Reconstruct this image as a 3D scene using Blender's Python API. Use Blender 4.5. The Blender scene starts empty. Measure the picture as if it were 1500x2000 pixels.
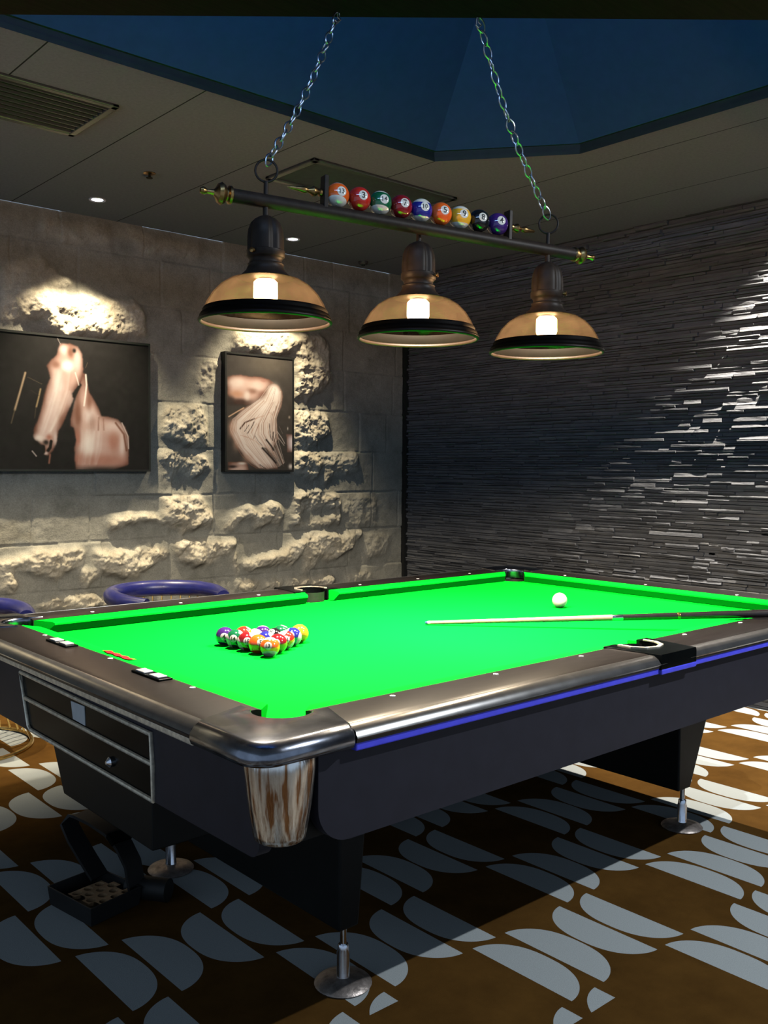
import bpy, bmesh, math, random
import numpy as np
from mathutils import Vector, Matrix
PI = math.pi
random.seed(7)
rng = np.random.default_rng(5)
SC = bpy.context.scene
COL = SC.collection
# ---------------------------------------------------------------- dimensions (metres); table corner = origin, x = long side, y = short side
L, W, RAIL_Z, BED_Z = 2.355, 1.426, 0.80, 0.757
CEIL, XW, YW = 2.7136, 3.7846, 3.7254
CAM = Vector((-1.0507, -1.4921, 1.2879))
CR = Vector((0.749, -0.662, 0.007)); CF = Vector((0.662, 0.748, -0.048))

# ---------------------------------------------------------------- materials
def nd(nt, t, **k):
    n = nt.nodes.new(t)
    for a, b in k.items(): setattr(n, a, b)
    return n
def math_(nt, op, a, b=None):
    n = nd(nt, 'ShaderNodeMath', operation=op)
    for i, v in enumerate((a, b)):
        if v is None: continue
        if isinstance(v, (int, float)): n.inputs[i].default_value = v
        else: nt.links.new(v, n.inputs[i])
    return n.outputs[0]
def base(name):
    m = bpy.data.materials.new(name); m.use_nodes = True
    nt = m.node_tree; bs = nt.nodes['Principled BSDF']
    return m, nt, bs
def setp(bs, col=None, rough=None, metal=None, spec=None, coat=None):
    if col is not None: bs.inputs['Base Color'].default_value = (*col, 1)
    if rough is not None: bs.inputs['Roughness'].default_value = rough
    if metal is not None: bs.inputs['Metallic'].default_value = metal
    if spec is not None: bs.inputs['Specular IOR Level'].default_value = spec
    if coat is not None: bs.inputs['Coat Weight'].default_value = coat
def coords(nt, scale=(1, 1, 1)):
    tc = nd(nt, 'ShaderNodeTexCoord'); mp = nd(nt, 'ShaderNodeMapping')
    mp.inputs['Scale'].default_value = scale
    nt.links.new(tc.outputs['Object'], mp.inputs['Vector']); return mp.outputs['Vector']
def noise(nt, vec, scale, detail=4, rough=.6):
    n = nd(nt, 'ShaderNodeTexNoise'); n.inputs['Scale'].default_value = scale
    n.inputs['Detail'].default_value = detail; n.inputs['Roughness'].default_value = rough
    nt.links.new(vec, n.inputs['Vector']); return n.outputs['Fac']
def ramp(nt, fac, stops):
    r = nd(nt, 'ShaderNodeValToRGB'); e = r.color_ramp.elements
    while len(e) < len(stops): e.new(.5)
    for i, (p, c) in enumerate(stops): e[i].position = p; e[i].color = (*c, 1)
    nt.links.new(fac, r.inputs['Fac']); return r.outputs['Color']
def bump(nt, bs, h, strength=.3, dist=.01):
    b = nd(nt, 'ShaderNodeBump'); b.inputs['Strength'].default_value = strength; b.inputs['Distance'].default_value = dist
    nt.links.new(h, b.inputs['Height']); nt.links.new(b.outputs['Normal'], bs.inputs['Normal'])
def pm(name, col, rough=.5, metal=0., spec=.5, var=.15, nscale=30., bstr=0., bdist=.002, scale=(1, 1, 1), coat=0.):
    """principled material with a little procedural tone variation and optional bump"""
    m, nt, bs = base(name); setp(bs, col, rough, metal, spec, coat)
    v = coords(nt, scale); f = noise(nt, v, nscale)
    lo = tuple(max(0, c * (1 - var)) for c in col); hi = tuple(min(1, c * (1 + var)) for c in col)
    nt.links.new(ramp(nt, f, [(.3, lo), (.7, hi)]), bs.inputs['Base Color'])
    if bstr: bump(nt, bs, f, bstr, bdist)
    return m
def emit(name, col, s):
    m, nt, bs = base(name); setp(bs, (.02, .02, .02))
    bs.inputs['Emission Color'].default_value = (*col, 1); bs.inputs['Emission Strength'].default_value = s
    return m

MAT = {}
MAT['cloth'] = pm('green_cloth', (.001, .90, .024), .95, 0, .02, .06, 260, .05, .0006)
MAT['rail'] = pm('dark_rail_laminate', (.014, .011, .010), .30, 0, .32, .25, 14, scale=(1, 6, 1))
MAT['apron'] = pm('black_cabinet_laminate', (.022, .021, .030), .5, 0, .25, .12, 20)
MAT['leg'] = pm('black_leg_laminate', (.004, .005, .005), .5, 0, .2, .2, 20)
MAT['gloss_black'] = pm('gloss_black_panel', (.003, .004, .004), .2, 0, .06, .2, 20)
MAT['chrome'] = pm('polished_chrome', (.62, .64, .70), .16, 1, .5, .12, 30, .12, .001)
MAT['dark_chrome'] = pm('worn_dark_chrome', (.22, .235, .28), .2, 1, .5, .35, 22, .15, .002)
MAT['trim_metal'] = pm('brushed_trim_metal', (.80, .71, .57), .40, .6, .5, .3, 60)
MAT['edge'] = pm('highlight_edging', (.30, .29, .28), .2, .85, .5, .15, 30)
MAT['tab'] = pm('grey_counter_tab', (.42, .42, .43), .4, .2, .5, .3, 60)
MAT['rim'] = pm('blackened_rim_metal', (.0013, .0008, .0005), .6, 0, .04, .2, 30)
MAT['blue_reflection'] = pm('blue_reflection_paint', (.10, .10, .95), .4, 0, .5, .1, 30)  # blue light reflected under the near rail, put into the base colour
MAT['leather'] = pm('black_pocket_leather', (.012, .008, .008), .6, 0, .4, .3, 60, .2)
MAT['sight'] = pm('pearl_sight', (.85, .82, .78), .25, 0, .5, .05, 50)
MAT['red'] = pm('red_cloth_mark', (.75, .005, .012), .7, 0, .2, .1, 80)
MAT['bronze'] = pm('oil_rubbed_bronze', (.018, .0125, .009), .5, .1, .15, .3, 40)
MAT['brass'] = pm('aged_brass', (.26, .15, .055), .32, 1, .5, .35, 60)
MAT['copper_lip'] = pm('copper_lip', (.006, .003, .0015), .45, 0, .15, .25, 30)
MAT['steel'] = pm('galvanised_steel_chain', (.34, .35, .38), .32, 1, .5, .2, 90)
MAT['white'] = pm('white_paint', (.80, .80, .78), .4, 0, .5, .04, 30)
MAT['label'] = pm('grey_label_card', (.55, .57, .58), .5, 0, .5, .06, 40)
MAT['black'] = pm('matt_black', (.008, .008, .008), .6, 0, .4, .2, 40)
MAT['tan'] = pm('tan_perforated_insert', (.30, .19, .10), .5, 0, .4, .2, 30)
MAT['gold'] = pm('gold_plated_wire', (.75, .50, .17), .25, 1, .5, .1, 30)
MAT['blue_pad'] = pm('navy_leather_padding', (.018, .021, .15), .35, 0, .5, .15, 30, .1, .001, coat=.3)
MAT['cue_wood'] = pm('maple_cue_shaft', (.46, .29, .20), .3, 0, .5, .12, 40, scale=(1, 1, 1))
MAT['cue_black'] = pm('black_cue_butt', (.014, .012, .012), .25, 0, .5, .2, 40)
MAT['foot'] = pm('dull_worn_foot_metal', (.36, .31, .28), .42, .75, .5, .4, 45, .5, .004)
MAT['ceiling'] = pm('grey_textured_ceiling', (.105, .105, .092), .9, 0, .2, .1, 60, .25, .004)
MAT['recess'] = pm('dark_blue_recess_paint', (.024, .066, .15), .8, 0, .2, .08, 20)
MAT['lip'] = pm('black_recess_lip', (.012, .018, .024), .6, 0, .3, .2, 20)
MAT['beam'] = pm('dark_brown_beam', (.035, .022, .016), .8, 0, .03, .2, 10, scale=(1, 8, 8))
MAT['vent'] = pm('dark_vent_metal', (.085, .085, .08), .45, .3, .5, .15, 40)
MAT['hatch'] = pm('slate_grey_hatch_paint', (.12, .13, .14), .8, 0, .2, .1, 30)
MAT['vent_dark'] = pm('vent_shadow_black', (.006, .006, .006), .8, 0, .2, .1, 40)
MAT['canvas_side'] = pm('black_canvas_edge', (.008, .008, .008), .6, 0, .3, .2, 40)

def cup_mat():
    m, nt, bs = base('fluted_chrome_reflection_streaks'); setp(bs, (.72, .69, .66), .24, 1)
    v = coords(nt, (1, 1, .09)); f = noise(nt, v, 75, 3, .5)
    nt.links.new(ramp(nt, f, [(.40, (.30, .15, .07)), (.48, (.62, .56, .50)), (.6, (.80, .78, .74))]), bs.inputs['Base Color'])  # brown streaks imitate carpet reflections in the base colour
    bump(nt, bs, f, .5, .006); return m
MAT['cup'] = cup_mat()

def ceiling_mat():
    m, nt, bs = base('grey_panelled_ceiling'); setp(bs, (.1, .1, .09), .9, 0, .2)
    tc = nd(nt, 'ShaderNodeTexCoord'); sp = nd(nt, 'ShaderNodeSeparateXYZ'); nt.links.new(tc.outputs['Object'], sp.inputs[0])
    x = math_(nt, 'MODULO', math_(nt, 'ADD', sp.outputs['X'], 10 * .61 - .842), .61)
    seam = math_(nt, 'LESS_THAN', x, .006)
    f = noise(nt, tc.outputs['Object'], 70, 5, .7)
    c = ramp(nt, f, [(.3, (.34, .38, .39)), (.7, (.44, .49, .49))])
    mx = nd(nt, 'ShaderNodeMix', data_type='RGBA'); nt.links.new(seam, mx.inputs[0]); nt.links.new(c, mx.inputs[6]); mx.inputs[7].default_value = (.03, .03, .03, 1)
    nt.links.new(mx.outputs[2], bs.inputs['Base Color']); bump(nt, bs, f, .35, .004); return m
MAT['ceiling'] = ceiling_mat()

def stone_mat():
    m, nt, bs = base('sandstone_blocks'); setp(bs, rough=.92, spec=.15)
    at = nd(nt, 'ShaderNodeAttribute', attribute_name='cleft'); v = coords(nt)
    f = noise(nt, v, 9, 8, .65); g = noise(nt, v, 130, 4, .7)
    flat = ramp(nt, f, [(.3, (.25, .24, .195)), (.5, (.33, .315, .26)), (.72, (.40, .38, .31))])
    rough = ramp(nt, f, [(.3, (.40, .345, .25)), (.7, (.66, .60, .47))])  # lighter tone on cleft faces imitates the light they catch
    mx = nd(nt, 'ShaderNodeMix', data_type='RGBA'); nt.links.new(at.outputs['Fac'], mx.inputs[0]); nt.links.new(flat, mx.inputs[6]); nt.links.new(rough, mx.inputs[7])
    mg = nd(nt, 'ShaderNodeMix', data_type='RGBA', blend_type='MULTIPLY'); mg.inputs[0].default_value = .7
    nt.links.new(mx.outputs[2], mg.inputs[6]); nt.links.new(ramp(nt, g, [(.3, (.55, .55, .55)), (.65, (1, 1, 1))]), mg.inputs[7])
    nt.links.new(mg.outputs[2], bs.inputs['Base Color']); bump(nt, bs, g, .5, .006); return m
MAT['stone'] = stone_mat()

def slate_mat():
    m, nt, bs = base('split_face_slate'); setp(bs, rough=.75, spec=.3)
    v = coords(nt, (1, .25, 1.6)); f = noise(nt, v, 14, 8, .7); g = noise(nt, coords(nt, (1, .4, 2)), 90, 4, .7)
    nt.links.new(ramp(nt, f, [(.3, (.085, .088, .097)), (.55, (.14, .142, .15)), (.75, (.23, .225, .215))]), bs.inputs['Base Color'])
    bump(nt, bs, g, .6, .006); return m
MAT['slate'] = slate_mat()

def carpet_mat():
    m, nt, bs = base('leaf_pattern_carpet'); setp(bs, rough=1, spec=.03)
    tc = nd(nt, 'ShaderNodeTexCoord'); sp = nd(nt, 'ShaderNodeSeparateXYZ'); nt.links.new(tc.outputs['Object'], sp.inputs[0])
    X, Y = sp.outputs['X'], sp.outputs['Y']
    M = lambda op, a, b=None: math_(nt, op, a, b)
    yr = M('DIVIDE', M('ADD', Y, .145 + 10 * .327), .327)
    row = M('FLOOR', yr); v = M('MULTIPLY', M('SUBTRACT', M('FRACT', yr), .5), 2.0)
    par = M('MODULO', row, 2.0)
    xs = M('SUBTRACT', X, M('MULTIPLY', par, .41))
    u = M('MODULO', M('ADD', xs, 10 * .82 - .755), .82)
    w = M('POWER', M('MAXIMUM', M('SUBTRACT', 1.0, M('POWER', M('ABSOLUTE', M('MULTIPLY', v, 1.0)), 2.5)), 0.0), .55)
    w = M('MULTIPLY', w, .118)
    tot = None
    for c, s in ((0.003, 1), (.133, 1), (.376, -1), (.506, -1)):
        t = M('MULTIPLY', M('SUBTRACT', u, c), float(s))
        k = M('MULTIPLY', M('GREATER_THAN', t, 0.0), M('LESS_THAN', t, w))
        tot = k if tot is None else M('MAXIMUM', tot, k)
    def inbox(x0, x1, y1):
        return M('MULTIPLY', M('MULTIPLY', M('GREATER_THAN', X, x0), M('LESS_THAN', X, x1)), M('MULTIPLY', M('LESS_THAN', Y, y1), M('GREATER_THAN', Y, y1 - .30)))
    cut = M('MAXIMUM', inbox(.32, .45, .13), inbox(.58, .86, -.205))
    tot = M('MULTIPLY', tot, M('SUBTRACT', 1.0, cut))
    f = noise(nt, tc.outputs['Object'], 420, 3, .7); g = noise(nt, tc.outputs['Object'], 5, 6, .65)
    br = ramp(nt, g, [(.3, (.072, .034, .008)), (.7, (.12, .058, .013))])
    lf = ramp(nt, f, [(.3, (.34, .365, .365)), (.7, (.48, .51, .50))])
    mx = nd(nt, 'ShaderNodeMix', data_type='RGBA'); nt.links.new(tot, mx.inputs[0]); nt.links.new(br, mx.inputs[6]); nt.links.new(lf, mx.inputs[7])
    nt.links.new(mx.outputs[2], bs.inputs['Base Color']); bump(nt, bs, M('ADD', M('MULTIPLY', tot, .6), f), .35, .003); return m
MAT['carpet'] = carpet_mat()

def picture_mat():
    m, nt, bs = base('printed_canvas'); setp(bs, rough=.75, spec=.15)
    at = nd(nt, 'ShaderNodeAttribute', attribute_name='print'); mu = nd(nt, 'ShaderNodeMix', data_type='RGBA', blend_type='MULTIPLY'); mu.inputs[0].default_value = 1; mu.inputs[7].default_value = (.62, .62, .64, 1); nt.links.new(at.outputs['Color'], mu.inputs[6]); nt.links.new(mu.outputs[2], bs.inputs['Base Color'])
    bump(nt, bs, noise(nt, coords(nt), 500, 2), .1, .001); return m
MAT['print'] = picture_mat()

def amber_glass():
    m, nt, bs = base('amber_glass'); nt.nodes.remove(bs); out = nt.nodes['Material Output']
    tr = nd(nt, 'ShaderNodeBsdfTransparent'); tr.inputs[0].default_value = (.86, .72, .58, 1)
    tl = nd(nt, 'ShaderNodeBsdfTranslucent'); f = noise(nt, coords(nt), 18, 3)
    nt.links.new(ramp(nt, f, [(.3, (.012, .009, .0065)), (.7, (.020, .0145, .0105))]), tl.inputs[0])
    gl = nd(nt, 'ShaderNodeBsdfGlossy'); gl.inputs['Roughness'].default_value = .04; gl.inputs[0].default_value = (1, .85, .7, 1)
    lw = nd(nt, 'ShaderNodeLayerWeight'); lw.inputs[0].default_value = .3; fz = math_(nt, 'ADD', math_(nt, 'MULTIPLY', math_(nt, 'POWER', lw.outputs['Facing'], 3.0), .14), .015)
    a = nd(nt, 'ShaderNodeMixShader'); a.inputs[0].default_value = .34; nt.links.new(tr.outputs[0], a.inputs[1]); nt.links.new(tl.outputs[0], a.inputs[2])
    b = nd(nt, 'ShaderNodeMixShader'); nt.links.new(fz, b.inputs[0]); nt.links.new(a.outputs[0], b.inputs[1]); nt.links.new(gl.outputs[0], b.inputs[2])
    nt.links.new(b.outputs[0], out.inputs[0]); return m
MAT['amber'] = amber_glass()
def clear_glass():
    m, nt, bs = base('clear_bulb_glass'); nt.nodes.remove(bs); out = nt.nodes['Material Output']
    tr = nd(nt, 'ShaderNodeBsdfTransparent'); tr.inputs[0].default_value = (1, .93, .82, 1)
    gl = nd(nt, 'ShaderNodeBsdfGlossy'); gl.inputs['Roughness'].default_value = .05
    lw = nd(nt, 'ShaderNodeLayerWeight'); lw.inputs[0].default_value = .3; fz = math_(nt, 'ADD', math_(nt, 'MULTIPLY', math_(nt, 'POWER', lw.outputs['Facing'], 3.0), .3), .02)
    b = nd(nt, 'ShaderNodeMixShader'); nt.links.new(fz, b.inputs[0]); nt.links.new(tr.outputs[0], b.inputs[1]); nt.links.new(gl.outputs[0], b.inputs[2])
    nt.links.new(b.outputs[0], out.inputs[0]); return m
MAT['bulb_glass'] = clear_glass()
MAT['filament'] = emit('glowing_filament', (1, .84, .60), 70.0)
MAT['led'] = emit('downlight_led', (.85, .9, 1.0), 9.0)

# ---------------------------------------------------------------- mesh building
class MB:
    def __init__(s): s.v = []; s.f = []; s.mi = []
    def add(s, vs, fs, mi=0):
        b = len(s.v); s.v += [tuple(v) for v in vs]; s.f += [tuple(b + i for i in f) for f in fs]; s.mi += [mi] * len(fs); return s
    def box(s, a, b, mi=0):
        (x0, y0, z0), (x1, y1, z1) = a, b
        vs = [(x0, y0, z0), (x1, y0, z0), (x1, y1, z0), (x0, y1, z0), (x0, y0, z1), (x1, y0, z1), (x1, y1, z1), (x0, y1, z1)]
        return s.add(vs, [(0, 3, 2, 1), (4, 5, 6, 7), (0, 1, 5, 4), (1, 2, 6, 5), (2, 3, 7, 6), (3, 0, 4, 7)], mi)
    def obox(s, c, ex, ey, ez, mi=0):
        """box with centre c and half-edge vectors"""
        c, ex, ey, ez = map(Vector, (c, ex, ey, ez))
        vs = [c + i * ex + j * ey + k * ez for k in (-1, 1) for (i, j) in ((-1, -1), (1, -1), (1, 1), (-1, 1))]
        return s.add(vs, [(0, 3, 2, 1), (4, 5, 6, 7), (0, 1, 5, 4), (1, 2, 6, 5), (2, 3, 7, 6), (3, 0, 4, 7)], mi)
    def loft(s, rings, mi=0, cap=True, closed=True):
        n = len(rings[0]); vs = [p for r in rings for p in r]; fs = []
        for i in range(len(rings) - 1):
            for j in range(n if closed else n - 1):
                k = (j + 1) % n; fs.append((i * n + j, i * n + k, (i + 1) * n + k, (i + 1) * n + j))
        if cap: fs.append(tuple(range(n - 1, -1, -1))); fs.append(tuple((len(rings) - 1) * n + j for j in range(n)))
        return s.add(vs, fs, mi)
    def prism(s, poly, fn0, fn1, mi=0):
        return s.loft([[fn0(p) for p in poly], [fn1(p) for p in poly]], mi)
    def tube(s, path, r, n=10, mi=0, closed=False, cap=True):
        path = [Vector(p) for p in path]; rad = r if isinstance(r, (list, tuple)) else [r] * len(path)
        rings = []; prev = None; m = len(path)
        for i, p in enumerate(path):
            a = path[(i - 1) % m] if (closed or i > 0) else p; b = path[(i + 1) % m] if (closed or i < m - 1) else p
            t = (b - a).normalized()
            if prev is None:
                up = Vector((0, 0, 1)) if abs(t.z) < .9 else Vector((1, 0, 0)); u = t.cross(up).normalized()
            else: u = (prev - t * prev.dot(t)).normalized()
            prev = u; w = t.cross(u)
            rings.append([p + rad[i] * (math.cos(2 * PI * k / n) * u + math.sin(2 * PI * k / n) * w) for k in range(n)])
        if closed: rings.append(rings[0]); cap = False
        return s.loft(rings, mi, cap)
    def lathe(s, prof, o=(0, 0, 0), axis=(0, 0, 1), n=32, mi=0, cap=False, mod=None):
        """profile = [(radius, height along the axis)]"""
        o = Vector(o); ax = Vector(axis).normalized()
        up = Vector((0, 0, 1)) if abs(ax.z) < .9 else Vector((1, 0, 0)); u = ax.cross(up).normalized(); w = ax.cross(u)
        rings = []
        for i, (r, h) in enumerate(prof):
            rings.append([o + ax * h + (r * (mod(i, 2 * PI * k / n) if mod else 1)) * (math.cos(2 * PI * k / n) * u + math.sin(2 * PI * k / n) * w) for k in range(n)])
        return s.loft(rings, mi, cap)

ORIG = {}
def make(name, mb, mats, parent=None, origin=None, smooth=35, bevel=0, seg=2):
    """link the collected shape as ONE mesh object; coordinates given in world space"""
    if isinstance(mats, str): mats = [mats]
    o = Vector(origin) if origin is not None else (Vector(ORIG[parent]) if parent is not None else Vector((0, 0, 0)))
    me = bpy.data.meshes.new(name)
    me.from_pydata([tuple(Vector(v) - o) for v in mb.v], [], mb.f)
    for m in mats: me.materials.append(MAT[m])
    me.polygons.foreach_set('material_index', mb.mi)
    bm = bmesh.new(); bm.from_mesh(me); bmesh.ops.recalc_face_normals(bm, faces=bm.faces); bm.to_mesh(me); bm.free()
    if smooth:
        me.polygons.foreach_set('use_smooth', [True] * len(me.polygons)); me.set_sharp_from_angle(angle=math.radians(smooth))
    me.update()
    ob = bpy.data.objects.new(name, me); COL.objects.link(ob)
    if parent is not None: ob.parent = parent; ob.location = o - Vector(ORIG[parent])
    else: ob.location = o
    ORIG[ob] = tuple(o)
    if bevel:
        b = ob.modifiers.new('bevel', 'BEVEL'); b.width = bevel; b.segments = seg; b.limit_method = 'ANGLE'; b.angle_limit = math.radians(40)
        if smooth: b.harden_normals = False
    return ob
def tag(o, label=None, cat=None, group=None, kind=None):
    if label: o['label'] = label
    if cat: o['category'] = cat
    if group: o['group'] = group
    if kind: o['kind'] = kind
    return o
def thing(name, loc, label, cat, group=None):
    o = bpy.data.objects.new(name, None); COL.objects.link(o); o.location = loc; o.empty_display_size = .1
    ORIG[o] = tuple(loc); return tag(o, label, cat, group)
def struct(o): o['kind'] = 'structure'; return o
def arc(cx, cy, r, a0, a1, n):
    return [(cx + r * math.cos(math.radians(a0 + (a1 - a0) * i / n)), cy + r * math.sin(math.radians(a0 + (a1 - a0) * i / n))) for i in range(n + 1)]
# ---------------------------------------------------------------- traced outlines, metres on the stone wall (x, z): cleft stone faces and the two prints
ROUGH=[[1.0,[[0.775,2.253],[0.913,2.262],[1.105,2.249],[1.204,2.252],[1.4,2.267],[1.529,2.263],[1.627,2.194],[1.615,2.06],[1.356,2.026],[1.102,2.02],[0.977,2.083],[0.773,2.061]]],[0.5,[[0.777,2.354],[0.991,2.441],[1.194,2.299],[1.056,2.262],[0.775,2.262]]],[0.35,[[1.003,2.666],[1.403,2.69],[1.402,2.582],[1.237,2.555],[1.001,2.554]]],[0.35,[[1.531,2.692],[2.013,2.66],[2.013,2.575],[1.574,2.56]]],[0.9,[[2.263,2.165],[2.768,2.188],[2.786,2.051],[2.55,2.025],[2.247,2.026]]],[0.8,[[1.742,1.653],[1.976,1.677],[2.035,1.641],[2.057,1.565],[2.035,1.461],[2.049,1.409],[1.818,1.417],[1.748,1.453]]],[0.9,[[1.741,1.378],[1.889,1.393],[2.049,1.357],[2.071,1.267],[1.96,1.215],[1.86,1.253],[1.747,1.178]]],[0.5,[[1.999,1.947],[2.163,1.973],[2.17,1.908],[2.103,1.903],[2.117,1.801],[2.05,1.758],[1.991,1.78]]],[1,[[2.754,2.183],[2.935,2.201],[3.029,2.136],[3.029,1.965],[3.061,1.881],[2.937,1.812],[2.83,1.733],[2.726,1.751],[2.74,1.955]]],[0.9,[[2.726,1.68],[2.846,1.673],[3.031,1.657],[3.048,1.521],[2.923,1.444],[2.802,1.406],[2.727,1.44]]],[0.9,[[2.727,1.392],[2.954,1.396],[2.963,1.261],[2.878,1.199],[2.787,1.236],[2.727,1.248]]],[0.6,[[2.97,1.384],[3.291,1.389],[3.292,1.261],[3.065,1.223],[2.987,1.125]]],[1,[[2.728,1.097],[2.971,1.112],[3.138,1.079],[3.13,0.997],[2.94,1.014],[2.788,0.981],[2.758,0.885],[2.728,0.934]]],[0.8,[[2.699,0.887],[2.758,0.933],[2.849,0.906],[3.035,0.925],[3.13,0.997],[3.131,0.884],[2.895,0.867],[2.758,0.885]]],[0.35,[[3.162,1.072],[3.327,1.082],[3.497,1.054],[3.481,0.859],[3.212,0.868],[3.163,0.921]]],[0.9,[[2.834,0.821],[3.131,0.808],[3.329,0.826],[3.263,0.713],[3.052,0.623],[2.958,0.654],[2.82,0.552],[2.811,0.761]]],[0.35,[[3.345,0.812],[3.64,0.787],[3.571,0.645],[3.364,0.604]]],[0.5,[[3.198,0.513],[3.331,0.529],[3.415,0.536],[3.468,0.441],[3.182,0.437]]],[0.8,[[2.67,0.526],[2.865,0.53],[3.069,0.471],[3.037,0.423],[2.67,0.453]]],[1,[[1.407,0.95],[1.442,0.981],[1.618,0.993],[1.727,0.956],[1.849,0.952],[1.849,0.892],[1.727,0.931],[1.6,0.96],[1.441,0.916],[1.398,0.891]]],[1,[[1.746,1.098],[2.014,1.102],[2.083,0.971],[2.073,0.91],[1.974,0.896],[1.858,0.85],[1.849,0.952],[1.746,0.972]]],[1,[[2.174,0.889],[2.236,0.94],[2.351,1.044],[2.426,0.979],[2.557,1.058],[2.624,0.992],[2.624,0.881],[2.535,0.912],[2.372,0.881],[2.394,0.935],[2.34,0.954],[2.236,0.877]]],[1,[[0.771,0.747],[0.952,0.805],[1.221,0.803],[1.229,0.742],[1.171,0.698],[1.074,0.627],[0.981,0.657],[0.89,0.702],[0.785,0.709]]],[1,[[1.287,0.779],[1.528,0.782],[1.745,0.779],[1.754,0.728],[1.634,0.66],[1.562,0.615],[1.387,0.636],[1.287,0.707]]],[1,[[1.801,0.81],[1.858,0.824],[2.267,0.796],[2.235,0.735],[2.072,0.665],[1.934,0.657],[1.82,0.707]]],[1,[[2.298,0.651],[2.448,0.696],[2.624,0.714],[2.808,0.789],[2.808,0.685],[2.693,0.617],[2.513,0.619],[2.34,0.594]]],[1,[[0.756,0.756],[0.815,0.707],[0.859,0.628],[0.813,0.579],[0.755,0.606]]],[0.9,[[0.948,0.475],[1.01,0.508],[1.235,0.543],[1.395,0.481],[1.386,0.433]]],[0.7,[[1.204,0.712],[1.27,0.676],[1.354,0.67],[1.236,0.567],[1.203,0.617]]],[0.6,[[2.235,0.726],[2.277,0.715],[2.308,0.569],[2.277,0.572]]],[0.7,[[2.256,0.537],[2.448,0.532],[2.448,0.45],[2.319,0.442]]],[0.7,[[2.469,0.521],[2.625,0.528],[2.625,0.453],[2.469,0.457]]],[0.7,[[2.647,0.526],[3.073,0.514],[3.099,0.464],[2.67,0.45]]]]
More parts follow.
